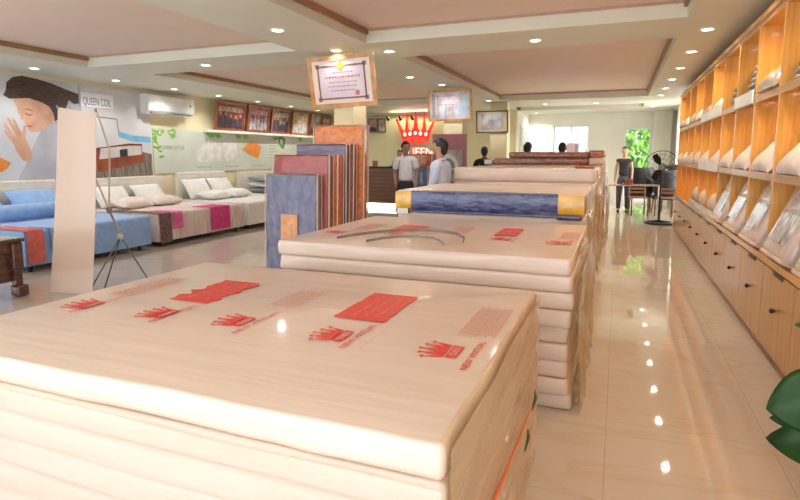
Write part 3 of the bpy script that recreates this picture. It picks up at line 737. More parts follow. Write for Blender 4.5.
ft.build('printed_eye', mat('dark_brown_print', (.05, .03, .025), .45), p, smooth=False)
wp([(6.13, 1.985), (6.20, 1.98), (6.24, 1.965), (6.20, 1.945), (6.145, 1.945)], .0237, .0006).build('printed_lips', mat('lip_print', (.55, .16, .14), .45), p, smooth=False)
wp([(5.2, 1.40), (5.68, 1.46), (5.84, 1.38), (5.76, 1.28), (5.6, 1.2), (5.2, 1.18)], .0225, .001).build('printed_orange_patch', mat('orange_print', (.80, .28, .06), .45), p, smooth=False)
p = thing('wall_poster', 'grey poster with a brown bed under blue lettering, right of the sleeping woman', 'poster', (PX, 7.9, 1.07))
wp([(7.115, 1.07), (8.66, 1.07), (8.66, 2.72), (7.115, 2.72)], .001, .03).build('poster_board', mat('lilac_grey_print', (.62, .63, .65), .45, .05, 2, coat=.2), p, smooth=False)
wp([(7.13, 2.36), (7.80, 2.36), (7.80, 2.60), (7.13, 2.60)], .0311, .0006).build('white_panel', board_w, p, smooth=False)
text_mb('QUEEN COIL', (PX + .0318, 7.17, 2.39), (0, 1, 0), (0, 0, 1), .19, .001, width=.58, bold=0).build('blue_lettering', mat('blue_print', (.035, .10, .36), .45), p, smooth=False)
wp([(7.13, 1.08), (8.655, 1.08), (8.655, 1.52), (8.2, 1.60), (7.13, 1.42)], .0311, .0006).build('printed_floor', mat('grey_brown_print', (.24, .21, .18), .45, .3, 4, (1, 8, 1)), p, smooth=False)
wp([(7.32, 1.62), (8.10, 1.72), (8.42, 1.72), (8.42, 1.50), (7.36, 1.40)], .0319, .0006).build('printed_bed', mat('brown_bed_print', (.23, .05, .025), .45, .2, 4), p, smooth=False)
wp([(7.38, 1.18), (8.46, 1.36), (8.46, 1.52), (7.36, 1.40)], .0322, .0006).build('printed_bed_front', mat('brown_bed_front_print', (.32, .08, .03), .45, .2, 4), p, smooth=False)  # bed front printed in a lighter brown
wp([(7.42, 1.42), (8.40, 1.51), (8.40, 1.68), (8.1, 1.68), (7.46, 1.62)], .0331, .0006).build('printed_mattress', mat('white_bed_print', (.62, .58, .54), .45, .1, 4), p, smooth=False)
wp([(7.88, 1.46), (8.06, 1.48), (8.06, 1.62), (7.88, 1.60)], .0338, .0005).build('printed_cushion', mat('black_print', (.02, .025, .03), .45), p, smooth=False)
wp([(7.86, 1.95), (8.2, 1.88), (8.655, 1.86), (8.655, 1.75), (8.2, 1.76), (7.88, 1.84)], .0319, .0006).build('printed_blue_band', mat('sky_blue_print', (.18, .45, .68), .45), p, smooth=False)
ln = MB(); wp([(7.4, 2.20), (7.86, 2.18), (7.86, 2.165), (7.4, 2.185)], .0319, .0006, ln); wp([(7.845, 2.18), (7.86, 2.18), (7.89, 1.93), (7.875, 1.93)], .0319, .0006, ln)
ln.build('printed_line', mat('brown_bed_print', (.23, .05, .025), .45), p, smooth=False)
p = thing('wall_poster', 'long pale green poster of folded bedding under the row of photographs', 'poster', (PX, 12, 1.12))
wp([(8.72, 1.12), (15.95, 1.12), (15.95, 2.015), (10.2, 2.015), (8.72, 2.06)], .001, .02).build('poster_board', mat('pale_green_grey_print', (.60, .64, .58), .45, .06, 1, coat=.2), p, smooth=False)
lv = MB(); rnd = random.Random(4)
for k in range(26):
    y = 8.76 + rnd.random() ** 1.5 * .62; z = 2.04 - rnd.random() * (.16 + .45 * (y < 8.95)); a = rnd.uniform(-.9, .9); s = rnd.uniform(.05, .10)
    wp([(y + s * (u * math.cos(a) - w * math.sin(a)), z + s * (u * math.sin(a) + w * math.cos(a))) for u, w in ((-1, 0), (-.3, .32), (.4, .26), (1, 0), (.4, -.26), (-.3, -.32))], .0211 + k * .00004, .0005, lv)
for y in (10.3, 10.55, 11.3, 11.6, 12.9, 13.2, 14.2): wp([(y, 2.0), (y + .22, 2.01), (y + .3, 1.93), (y + .12, 1.89)], .0212, .0005, lv)
lv.build('printed_leaves', mat('leaf_green_print', (.22, .52, .08), .45, .15, 12), p, smooth=False)
text_mb('QUEEN LOTUS', (PX + .0212, 8.92, 1.62), (0, 1, 0), (0, 0, 1), .11, .0008, width=.66).build('green_lettering', mat('dark_green_print', (.10, .32, .12), .45), p, smooth=False)
w_ = mat('white_product_print', (.74, .74, .72), .45, .08, 6)
wp([(9.9, 1.52), (10.15, 1.72), (10.38, 1.86), (10.6, 1.80), (10.82, 1.72), (10.78, 1.36), (10.0, 1.33)], .0212, .0005).build('printed_pillow', w_, p, smooth=False)
wp([(10.86, 1.78), (11.1, 1.84), (11.36, 1.80), (11.38, 1.45), (11.0, 1.34), (10.88, 1.5)], .0214, .0005).build('printed_pillow', w_, p, smooth=False)
wp([(11.58, 1.64), (11.98, 1.87), (12.40, 1.72), (12.26, 1.40), (11.9, 1.5)], .0212, .0005).build('printed_orange_cushion', mat('orange_print', (.80, .28, .06), .45), p, smooth=False)
wp([(13.2, 1.98), (13.36, 2.0), (13.56, 1.96), (13.54, 1.82), (13.46, 1.66), (13.36, 1.68), (13.22, 1.80)], .0212, .0005).build('printed_emblem', mat('dark_green_print', (.10, .32, .12), .45), p, smooth=False)
wp([(13.28, 1.93), (13.40, 1.96), (13.46, 1.86), (13.36, 1.78), (13.28, 1.82)], .0220, .0005).build('emblem_center', w_, p, smooth=False)
sm = MB()
for q in range(7): wp([(12.75, 1.92 - q * .08), (13.1 + .05 * (q % 3), 1.92 - q * .08), (13.1 + .05 * (q % 3), 1.895 - q * .08), (12.75, 1.895 - q * .08)], .0212, .0005, sm)
for y in (9.95, 10.95, 11.95): wp([(y, 1.24), (y + .5, 1.24), (y + .5, 1.21), (y, 1.21)], .0212, .0005, sm)
sm.build('printed_captions', mat('faint_text_print', (.45, .46, .43), .45), p, smooth=False)
# air conditioner
t = thing('air_conditioner', 'white wall air conditioner above the pale green poster', 'air conditioner', (PX, 9.05, 2.32))
pr = [(0, .0), (.17, .0), (.235, .07), (.245, .36), (.20, .385), (0, .385)]
MB().prism([(a, b + 2.32) for a, b in pr], (PX + .002, 9.70, 0), (1, 0, 0), (0, 0, 1), 1.27).build('casing', white_plastic, t, ang=20)
MB().box(PX + .19, PX + .24, 8.52, 9.60, 2.325, 2.36).build('louver', grey_plastic, t)
MB().box(PX + .244, PX + .250, 8.44, 9.68, 2.43, 2.66, .003).build('front_panel', white_plastic, t)
MB().box(PX + .250, PX + .252, 9.56, 9.60, 2.52, 2.56).build('display', black_m, t)

# ------------------------------------------------------------------ framed photographs and certificates
def framed(name, label, cat, o, U, Vv, w, h, fw_, frame_m, inner, group=None, depth=.03):
    """o = lower left corner; inner(parent, o, U, V, w, h) adds the picture"""
    o, U, Vv = V(o), V(U).normalized(), V(Vv).normalized(); N = U.cross(Vv)
    c = o + U * w / 2
    t = thing(name, label, cat, c, group)
    m = MB()
    for a, b, cc, d in ((0, w, 0, fw_), (0, w, h - fw_, h), (0, fw_, fw_, h - fw_), (w - fw_, w, fw_, h - fw_)):
        m.prism([(a, cc), (b, cc), (b, d), (a, d)], o, U, Vv, depth)
    m.build('frame', frame_m, t, smooth=False)
    MB().prism([(fw_ * .8, fw_ * .8), (w - fw_ * .8, fw_ * .8), (w - fw_ * .8, h - fw_ * .8), (fw_ * .8, h - fw_ * .8)], o, U, Vv, depth * .5).build('backing', board_w, t, smooth=False)
    inner(t, o + N * depth * .5, U, Vv, w, h, fw_)
    return t
def flat(parent, name, poly, o, U, Vv, t, m): return MB().prism(poly, o, U, Vv, t).build(name, m, parent, smooth=False)
def rect(a, b, c, d): return [(a, c), (b, c), (b, d), (a, d)]
def photo_inner(kind):
    def f(t, o, U, Vv, w, h, fw_):
        rnd = random.Random(kind)
        bgs = [(.30, .07, .05), (.16, .19, .34), (.26, .16, .16), (.50, .40, .22), (.42, .40, .42), (.36, .16, .10)]
        flat(t, 'photograph', rect(fw_, w - fw_, fw_, h - fw_), o, U, Vv, .002, mat('photo_backdrop_%s' % 'red blue brown tan grey russet'.split()[kind % 6], bgs[kind % 6], .12, .35, 7, coat=.6))
        ppl = MB(); n = 5; hd = MB()
        for i in range(n):
            u = fw_ + (w - 2 * fw_) * (i + .7) / (n + .4); hh = h * rnd.uniform(.38, .56); b = (w / n) * .38
            ppl.prism([(u - b, fw_ + .01), (u + b, fw_ + .01), (u + b * .9, hh * .8), (u + b * .4, hh), (u - b * .4, hh), (u - b * .9, hh * .8)], o + U.cross(Vv) * .002, U, Vv, .001)
            hd.prism([(u + .04 * math.cos(a * .785), hh + .045 + .05 * math.sin(a * .785)) for a in range(8)], o + U.cross(Vv) * .003, U, Vv, .001)
        ppl.build('printed_figures', mat('photo_clothes_%s' % ('dark' if kind % 2 == 0 else 'white'), (.05, .05, .09) if kind % 2 == 0 else (.62, .60, .64), .15, .3, 9, coat=.5), t, smooth=False)
        hd.build('printed_faces', mat('photo_faces', (.50, .30, .22), .2, .1, 9, coat=.5), t, smooth=False)
        flat(t, 'printed_banner', rect(fw_ + .05, w - fw_ - .05, h * .66, h * .82), o + U.cross(Vv) * .002, U, Vv, .001, mat('photo_banner', (.55, .42, .42), .2, .3, 14, coat=.5))
    return f
tilt = V((.14, 0, 1)).normalized()
for k, (a, b) in enumerate(((10.45, 11.56), (11.66, 12.58), (12.68, 13.58), (13.68, 14.60), (14.68, 15.28), (15.36, 15.95))):
    framed('framed_photograph', 'group photograph in a reddish wooden frame, %s from the air conditioner along the ledge' % ['first', 'second', 'third', 'fourth', 'fifth', 'sixth'][k], 'framed photo',
           (-8.79, a, 2.084), (0, 1, 0), tilt, b - a, .68, .055, red_frame, photo_inner(k), 'framed photographs on the wall ledge')
def cert_inner(kind):
    def f(t, o, U, Vv, w, h, fw_):
        N = U.cross(Vv)
        if kind == 0:
            flat(t, 'paper', rect(fw_, w - fw_, fw_, h - fw_), o, U, Vv, .002, mat('cream_mount', (.86, .72, .62), .35, .03, 4, coat=.4))
            g = MB(); a, b = .13, .022
            for q in ((a, w - a, h - a * .9 - b, h - a * .9), (a, w - a, a * .8, a * .8 + b), (a, a + b, a * .8, h - a * .9), (w - a - b, w - a, a * .8, h - a * .9)): g.prism(rect(*q), o + N * .002, U, Vv, .002)
            for su in (0, 1):
                for sv in (0, 1):
                    u = a - .02 if su == 0 else w - a - .03; v = a * .8 - .02 if sv == 0 else h - a * .9 - .03
                    g.prism(rect(u, u + .05, v, v + .05), o + N * .002, U, Vv, .002)
            g.build('ornate_border', border_m, t, smooth=False)
            flat(t, 'certificate', rect(a + .02, w - a - .02, a * .8 + .02, h - a * .9 - .02), o + N * .002, U, Vv, .001, mat('lilac_certificate_paper', (.74, .62, .70), .35, .05, 4, coat=.4))
            MB().prism([(w * .5 + .05 * math.cos(i * .524), h - a * .9 - .01 + .05 * math.sin(i * .524)) for i in range(12)], o + N * .004, U, Vv, .003).build('gold_emblem', mat('gold_print', (.75, .33, .03), .3), t, smooth=False)
            tx = MB(); rnd = random.Random(1)
            for r, (v, wd, hh) in enumerate(((.66, .30, .018), (.57, .50, .024), (.48, .40, .014), (.40, .44, .014), (.32, .34, .014))):
                u = w * (.5 - wd / 2)
                while u < w * (.5 + wd / 2):
                    d = rnd.uniform(.012, .04); tx.prism(rect(u, u + d, h * v, h * v + hh), o + N * .0032, U, Vv, .0008); u += d + .012
            tx.build('certificate_text', mat('mauve_print', (.50, .20, .26), .4), t, smooth=False)
            MB().prism([(w * .72 + .035 * math.cos(i * .524), h * .27 + .035 * math.sin(i * .524)) for i in range(12)], o + N * .0032, U, Vv, .0008).build('red_seal', mat('seal_red_print', (.62, .20, .24), .4), t, smooth=False)
        elif kind == 1:
            flat(t, 'photograph', rect(fw_, w - fw_, fw_, h - fw_), o, U, Vv, .002, mat('pale_lilac_photo', (.62, .56, .62), .12, .2, 6, coat=.7))
            flat(t, 'printed_mount', rect(w * .10, w * .17, h * .1, h * .9), o + N * .002, U, Vv, .001, mat('grey_mount_print', (.36, .33, .34), .2, .1, 6, coat=.6))
            fg = MB(); fg.prism([(w * .62, h * .09), (w * .94, h * .09), (w * .94, h * .90), (w * .83, h * .84), (w * .78, h * .66), (w * .68, h * .55)], o + N * .002, U, Vv, .001)
            fg.prism([(w * .28, h * .09), (w * .38, h * .09), (w * .36, h * .36), (w * .31, h * .40)], o + N * .002, U, Vv, .001)
            fg.build('printed_figure', mat('pale_blue_figure_print', (.52, .64, .80), .15, .1, 6, coat=.6), t, smooth=False)
            st = MB()
            for q in ((.22, .62, .52, .54), (.22, .24, .1, .85), (.40, .42, .1, .52), (.56, .58, .1, .52), (.22, .62, .80, .82)): st.prism(rect(w * q[0], w * q[1], h * q[2], h * q[3]), o + N * .002, U, Vv, .001)
            st.build('printed_shelving', mat('mauve_shelf_print', (.36, .26, .30), .2, .1, 6, coat=.6), t, smooth=False)
        else:
            flat(t, 'mount', rect(fw_, w - fw_, fw_, h - fw_), o, U, Vv, .002, mat('sand_mount', (.56, .50, .38), .2, .05, 6, coat=.5))
            flat(t, 'document', rect(w * .15, w * .85, h * .14, h * .86), o + N * .002, U, Vv, .001, mat('grey_document', (.46, .43, .42), .2, .2, 5, coat=.5))
            flat(t, 'document_panel', rect(w * .38, w * .68, h * .3, h * .6), o + N * .003, U, Vv, .001, mat('bluish_document', (.36, .38, .44), .2, .2, 5, coat=.5))
    return f
lean = V((0, -.16, 1)).normalized()
def roll(a, U=V((1, 0, 0)), Vv=lean):
    return U * math.cos(a) + Vv * math.sin(a), Vv * math.cos(a) - U * math.sin(a)
U1, V1 = roll(R(1.5))
framed('framed_certificate', 'large gilt-framed certificate with a gold emblem on the nearest column', 'certificate', (-3.745, 6.396, 2.095), U1, V1, .93, .64, .055, gold_frame, cert_inner(0))
framed('framed_picture', 'picture in an orange wood frame with a pale blue figure on the second column', 'picture', (-3.50, 10.396, 2.155), (1, 0, 0), lean, .88, .585, .04, gold_frame, cert_inner(1))
framed('framed_picture', 'sand-mounted document in a dark thin frame on the farthest column', 'picture', (-3.36, 13.746, 2.05), (1, 0, 0), lean, .80, .545, .03, mat('dark_thin_frame', (.10, .06, .04), .3, .1, 8, coat=.4), cert_inner(2))
framed('framed_picture', 'small picture in a brown frame left of the red crown sign', 'picture', (-7.40, 15.996, 2.20), (1, 0, 0), (0, -.08, 1), .34, .44, .03, red_frame, photo_inner(4))
framed('framed_picture', 'small sand-coloured picture beside the brown frame left of the crown sign', 'picture', (-7.05, 15.996, 2.20), (1, 0, 0), (0, -.08, 1), .26, .44, .025, mat('dark_thin_frame', (.10, .06, .04)), photo_inner(3))
# maroon board with a picture of a bed on the second column
t = thing('display_board', 'maroon display board with an arched bed picture below the second column picture', 'display board', (-3.02, 10.37, .95))
MB().box(-3.40, -2.72, 10.33, 10.385, .95, 1.90, .006).build('board', mat('maroon_board', (.24, .04, .035), .35, .1, 6, coat=.3), t)
MB().box(-3.33, -2.79, 10.322, 10.331, 1.0, 1.60).build('printed_room', mat('dim_room_print', (.30, .22, .17), .3, .3, 6), t, smooth=False)
MB().prism([(.22 * math.cos(i * math.pi / 12), .30 * math.sin(i * math.pi / 12)) for i in range(13)], (-3.08, 10.321, 1.22), (1, 0, 0), (0, 0, 1), .001).build('printed_arch', mat('pale_arch_print', (.60, .56, .48), .3, .2, 8), t, smooth=False)
MB().prism([(.15 * math.cos(i * math.pi / 12), .2 * math.sin(i * math.pi / 12)) for i in range(13)], (-3.08, 10.319, 1.24), (1, 0, 0), (0, 0, 1), .001).build('printed_bedhead', mat('dark_arch_print', (.16, .15, .14), .3, .2, 8), t, smooth=False)
MB().box(-3.05, -2.99, 10.335, 10.385, 0.001, .95).build('post', black_m, t)
MB().box(-3.25, -2.79, 10.20, 10.395, .001, .02).build('foot', black_m, t)

# ------------------------------------------------------------------ red crown sign, track lights, counter
YW = 15.995
t = thing('crown_sign', 'red acrylic crown sign with lettering on the wall behind the counter', 'sign', (-5.78, YW, 1.43))
cw, ch = 1.16, .93
pr = [(-.40, .07), (-.2, .01), (0, -.01), (.2, .01), (.40, .07), (.44, .20), (.50, .36), (.605, .66), (.58, .675), (.44, .43), (.36, .31), (.325, .45), (.292, .77), (.268, .77), (.235, .45), (.15, .32), (.055, .48), (.012, .93), (-.012, .93), (-.055, .48), (-.15, .32), (-.235, .45), (-.268, .77), (-.292, .77), (-.325, .45), (-.36, .31), (-.44, .43), (-.58, .675), (-.605, .66), (-.50, .36), (-.44, .20)]
MB().prism([(a * 1.0, b) for a, b in pr], (-5.78, YW - .06, 1.86), (1, 0, 0), (0, 0, 1), .055).build('crown_shape', sign_red, t, smooth=False)
db = MB()
for u, v in ((-.60, .72), (-.28, .82), (0, .97), (.28, .82), (.60, .72)): db.ell((-5.78 + u, YW - .09, 1.86 + v), .052, .035, .056, 12, 8)
db.build('crown_ball', sign_red, t)
ds = MB()
for u in (-.34, -.17, 0, .17, .34): ds.ell((-5.78 + u, YW - .118, 1.86 + .30 - .12 * abs(u)), .05, .012, .055, 12, 8)
ds.build('crown_pearl', sign_white, t)
MB().prism([(.40 * math.cos(i * math.pi / 12), .055 + .11 * math.sin(i * math.pi / 12)) for i in range(24)], (-5.78, YW - .118, 1.88), (1, 0, 0), (0, 0, 1), .012).build('crown_band', mat('red_sign_band', (.85, .03, .01), .2, .03, 6, coat=.6, emit=(1, .08, .02), es=.5), t, smooth=False)
text_mb('QUEEN', (-6.32, YW - .03, 1.47), (1, 0, 0), (0, 0, 1), .36, .012, width=1.08, bold=.045).build('letter_backing', sign_red, t, smooth=False)
text_mb('QUEEN', (-6.32, YW - .044, 1.475), (1, 0, 0), (0, 0, 1), .35, .012, width=1.08, bold=.012).build('sign_letters', sign_white, t, smooth=False)
light('crown_halo_lamp', 'AREA', (-5.78, YW - .22, 2.76), (R(-28), 0, 0), 26, (1, .9, .55), shape='RECTANGLE', size=1.6, size_y=.06)
t = thing('track_light', 'thin rail with three small black spotlights above the crown sign', 'track light', (-6.3, 15.4, 2.62))
MB().tube([(-7.4, 15.4, 2.66), (-5.3, 15.4, 2.66)], .008, 8).build('rail', black_m, t)
for x in (-7.38, -5.32): MB().cyl((x, 15.4, 2.66), (x, 15.4, ZS if False else 2.789), .006, n=8).build('hanger', black_m, t)
for x in (-6.5, -6.1, -5.72):
    s = MB().tube([(x, 15.4, 2.65), (x, 15.42, 2.60), (x, 15.5, 2.55)], [.02, .04, .045], 12).build('spotlight', black_m, t)
t = thing('reception_counter', 'walnut slatted reception counter with a glowing white plinth before the crown sign', 'counter', (-6.2, 14.6, 0))
MB().box(-6.98, -5.60, 14.30, 14.85, .14, 1.14, .004).build('carcass', mat('dark_walnut', (.09, .04, .03), .35, .1, 6), t)
for k in range(9):
    z = .16 + k * .108; MB().box(-7.0, -5.58, 14.275, 14.302, z, z + .088, .005).build('front_slat', counter_wood, t)
MB().box(-7.03, -5.55, 14.24, 14.90, 1.142, 1.18, .006).build('counter_top', mat('black_stone', (.03, .03, .035), .12, .1, 8, coat=.6), t)
MB().box(-6.96, -5.62, 14.33, 14.8, .002, .138).build('glowing_plinth', plinth_glow, t)  # emissive white band along the counter foot
tag(MB().box(-6.05, -5.72, 14.40, 14.62, 1.181, 1.20, .004).build('folder', mat('bluish_folder', (.16, .22, .24), .4, .1, 8)), 'dark flat folder lying on the reception counter', 'folder')
o = thing('desk_calendar', 'small standing picture on the reception counter', 'picture stand', (-6.5, 14.5, 1.181))
MB().box(-6.58, -6.42, 14.50, 14.515, 1.182, 1.34).build('panel', mat('orange_brown_card', (.45, .20, .10), .4, .4, 20), o)
MB().box(-6.53, -6.47, 14.516, 14.58, 1.182, 1.20).build('foot', black_m, o)

# ------------------------------------------------------------------ pine cabinets and lit shelves on the right
CX0, CX1, BAY0, BW, ND = 1.09, 1.60, 1.64, .82, 13
def bayname(k): return ['first', 'second', 'third', 'fourth', 'fifth', 'sixth', 'seventh', 'eighth', 'ninth', 'tenth', 'eleventh', 'twelfth', 'thirteenth'][k]
def lower_unit(k, y):
    t = thing('base_cabinet', 'pine base cabinet with a flap door under the %s shelf bay from the front' % bayname(k), 'cabinet', ((CX0 + CX1) / 2, y + BW / 2, 0), 'pine base cabinets under the counter')
    MB().box(CX0 + .01, CX1, y + .003, y + BW - .003, .055, .685).build('body', pine, t)
    MB().box(CX0 + .018, CX1 - .05, y + .003, y + BW - .003, .001, .054).build('plinth', pine, t)
    d = MB().box(CX0 - .012, CX0 + .008, y + .004, y + BW - .004, .055, .665, .003).build('door', pine, t)
    MB().ell((CX0 - .034, y + BW / 2, .40), .016, .019, .019, 14, 10).tube([(CX0 - .012, y + BW / 2, .40), (CX0 - .03, y + BW / 2, .40)], .009, 10).build('knob', knob_m, d)
    MB().box(CX0 - .018, CX0 - .0125, y + BW * .32, y + BW * .62, .640, .672, .002).build('finger_pull', mat('dark_brown_gap', (.12, .05, .02), .5, .1, 8), t)
    return t
def shelf_unit(k, y):
    t = thing('shelf_unit', 'lit orange wood shelving, %s bay from the front' % bayname(k), 'shelving', ((CX0 + CX1) / 2, y + BW / 2, .742), 'lit wooden shelf bays along the right wall')
    for yy in (y + .001, y + BW - .021): MB().box(CX0, CX1 - .02, yy, yy + .02, .742, 2.63, .002).build('side_panel', pine_l, t)
    MB().box(CX1 - .019, CX1, y + .001, y + BW - .001, .742, 2.63).build('back_panel', orange_wood, t)
    for z, nm in ((1.33, 'shelf'), (1.98, 'shelf'), (2.60, 'top_panel')):
        s = MB().box(CX0 + .012, CX1 - .02, y + .022, y + BW - .022, z, z + .025, .002).build(nm, pine_l, t)
        MB().box(CX0 - .002, CX0 + .011, y + .022, y + BW - .022, z - (.03 if z < 2.5 else .004), z + .03, .002).build('front_edge', mat('brown_pine_edge', (.58, .33, .14), .28, .08, 3, (12, .7, 12), coat=.3), s)
        dl = MB().cyl((CX0 + .20, y + BW / 2, z - .006), (CX0 + .20, y + BW / 2, z - .001), .03, n=16).build('shelf_lamp', lamp_glow, s)
        light('shelf_lamp_glow', 'SPOT', (CX0 + .20, y + BW / 2, z - .015), (0, R(-8), 0), CAB_E * 7, (1, .62, .22), spot_size=R(165), spot_blend=.6, shadow_soft_size=.04)
    return t
for k in range(ND):
    lower_unit(k, BAY0 + k * BW); shelf_unit(k, BAY0 + k * BW)
YE = BAY0 + ND * BW
tag(MB().box(CX0 - .03, CX1, BAY0, YE, .688, .74, .006).build('counter_top', pine_l), 'long pine counter top running over all the base cabinets', 'counter top')
structure('trim_12', MB().box(CX0 - .03, CX1, BAY0, YE, 2.632, 2.67), pine)
structure('baseboard_right', MB().box(CX0 + .002, CX0 + .016, BAY0, YE, .001, .03), mat('brown_skirting', (.40, .20, .09), .3, .1, 6))
# goods on the shelves
def lean_pack(k, y, label, insert, wd=.62, ang=68):
    t = thing('bedding_pack', label, 'bedding pack', (1.2, y, .742), 'clear bedding packs leaning on the counter')
    M = Matrix.Translation((1.075 + .05, y, .752)) @ Matrix.Rotation(R(-ang), 4, 'Y')
    L_ = .57
    MB().slab(.0, L_, -wd / 2, wd / 2, .012, .115, r=.05, amp=.008, seed=k * 3.1, step=.06, e=.03, side=0).xf(M).build('pack_body', pack_m, t, ang=60)
    MB().box(.10, L_ * .58, -wd * .30, wd * .30, .112, .126, .006).xf(M).build('printed_insert', insert, t)
    MB().box(L_ * .62, L_ * .76, -wd * .32, wd * .32, .112, .124, .005).xf(M).build('clear_handle_flap', mat('clear_glossy_flap', (.62, .60, .58), .08, .1, 14, bump=.6, coat=1), t)
    MB().box(-.01, .02, -wd * .46, wd * .46, .0, .12, .01).xf(M).build('bottom_seam', piping, t)
    return t
def bay(k): return BAY0 + BW * k
packs = [(2, silver_m, 'bedding pack with silver insert leaning in the third shelf bay from the front'), (3, silver_m, 'large pinkish bedding pack with a silver-black window insert, nearest in view on the counter'),
         (4, taupe_m, 'bedding pack with a taupe and clear window, second in view on the counter'), (5, taupe_m, 'bedding pack leaning third in view on the counter, grey window'),
         (6, silver_m, 'bedding pack leaning on the counter just before the rolled pillows')]
for k, ins, lb in packs: lean_pack(k, bay(k) + BW / 2, lb, ins)
for k, nm in ((7, 'nearer'), (8, 'middle'), (9, 'farther')):
    for q in range(2):
        y = bay(k) + BW * (.28 + .44 * q)
        o = MB().ell((1.215, y, .742 + .145), .14, .16, .145, 20, 14).build('rolled_pillow', pillow_m)
        tag(o, 'round rolled pillow on the counter, %s of the %s bay of rolled pillows' % (('near one', 'far one')[q], nm), 'pillow', 'rolled pillows on the counter')
    tag(MB().box(1.062, 1.08, bay(k) + .03, bay(k) + BW - .03, .7415, .82, .003).build('white_ledge_board', board_w), 'low white board in front of the rolled pillows, %s bay' % nm, 'board', 'white boards on the shelf edges')
for k in range(2, ND):
    n = 1 if k < 8 else 2
    for q in range(n):
        y = bay(k) + BW * (.5 if n == 1 else .28 + .44 * q); wd = .62 if n == 1 else .34
        M = Matrix.Translation((1.15, y, 1.368)) @ Matrix.Rotation(R(-46), 4, 'Y')
        o = MB().pillow((.19, 0, .085), .42, wd, .16).xf(M).build('pillow', pillow_m, ang=70)
        zmin = min((o.matrix_basis @ v.co).z for v in o.data.vertices)
        o.location.z += 1.357 - zmin
        tag(o, 'pale %s on the middle shelf in the %s bay%s' % ('folded pillow leaning' if n == 1 else 'small pillow leaning', bayname(k), '' if n == 1 else (', near one', ', far one')[q]), 'pillow', 'pale pillows on the middle shelf')
for k in (7, 8):
    tag(MB().box(1.068, 1.084, bay(k) + .01, bay(k) + BW - .01, 1.30, 1.425, .003).build('white_sign_board', board_w), 'blank white board on the middle shelf edge, %s of the two' % ('nearer', 'farther')[k - 7], 'board', 'white boards on the shelf edges')
for k in (5, 7, 8):
    tag(MB().box(1.068, 1.084, bay(k) + .01, bay(k) + BW - .01, 1.955, 2.07, .003).build('white_sign_board', board_w), 'blank white board on the upper shelf edge in the %s bay' % bayname(k), 'board', 'white boards on the shelf edges')
# upper shelf: piles of folded blankets, and a few packs
strip_dark = mat('dark_striped_blanket', (.08, .07, .07), .6, .2, 5, (1, 1, 20), col2=(.42, .40, .40))
for k in range(2, ND):
    y = bay(k) + BW / 2
    if k in (3, 5, 6):
        n = 6 if k == 5 else 4
        for q in range(n):
            z = 2.006 + q * .062
            o = MB().slab(1.14 + .012 * q, 1.55, y - .32, y + .32, z, z + .06, r=.03, amp=.006, seed=k + q, step=.08, mids=1, e=.02, side=0).build('folded_blanket', strip_dark if q % 2 == 0 else grey_cloth, ang=60)
            tag(o, '%s dark grey striped blanket in the upper shelf pile of the %s bay' % ('topmost' if q == n - 1 else ('lowest' if q == 0 else ['', 'second lowest', 'third lowest', 'fourth lowest', 'fifth lowest'][q]), bayname(k)), 'blanket', 'folded grey blankets on the upper shelf')
    else:
        M = Matrix.Translation((1.15, y, 2.02)) @ Matrix.Rotation(R(-38), 4, 'Y')
        o = MB().pillow((.19, 0, .09), .44, .60, .17).xf(M).build('pillow', pillow_m if k % 2 else mat('pale_taupe_pack', (.56, .44, .36), .3, .1, 8, coat=.6), ang=70)
        zmin = min((o.matrix_basis @ v.co).z for v in o.data.vertices); o.location.z += 2.007 - zmin
        tag(o, 'wrapped pillow leaning on the upper shelf in the %s bay' % bayname(k), 'pillow', 'pillows on the upper shelf')

# ------------------------------------------------------------------ people
def skin_mesh(verts, edges, radii, root, sub=2):
    me = bpy.data.meshes.new('tmp'); me.from_pydata(verts, edges, [])
    ob = bpy.data.objects.new('tmp', me); COL.objects.link(ob)
    md = ob.modifiers.new('skin', 'SKIN'); md.use_smooth_shade = True; md.branch_smoothing = .6
    for i, r in enumerate(radii):
        sv = me.skin_vertices[0].data[i]; sv.radius = r if isinstance(r, tuple) else (r, r); sv.use_root = (i == root)
    s = ob.modifiers.new('sub', 'SUBSURF'); s.levels = sub; s.render_levels = sub
    bpy.context.view_layer.update()
    dg = bpy.context.evaluated_depsgraph_get(); m2 = bpy.data.meshes.new_from_object(ob.evaluated_get(dg))
    out = ([v.co.copy() for v in m2.vertices], [tuple(p.vertices) for p in m2.polygons])
    COL.objects.unlink(ob); bpy.data.objects.remove(ob); bpy.data.meshes.remove(me); bpy.data.meshes.remove(m2)
    return out
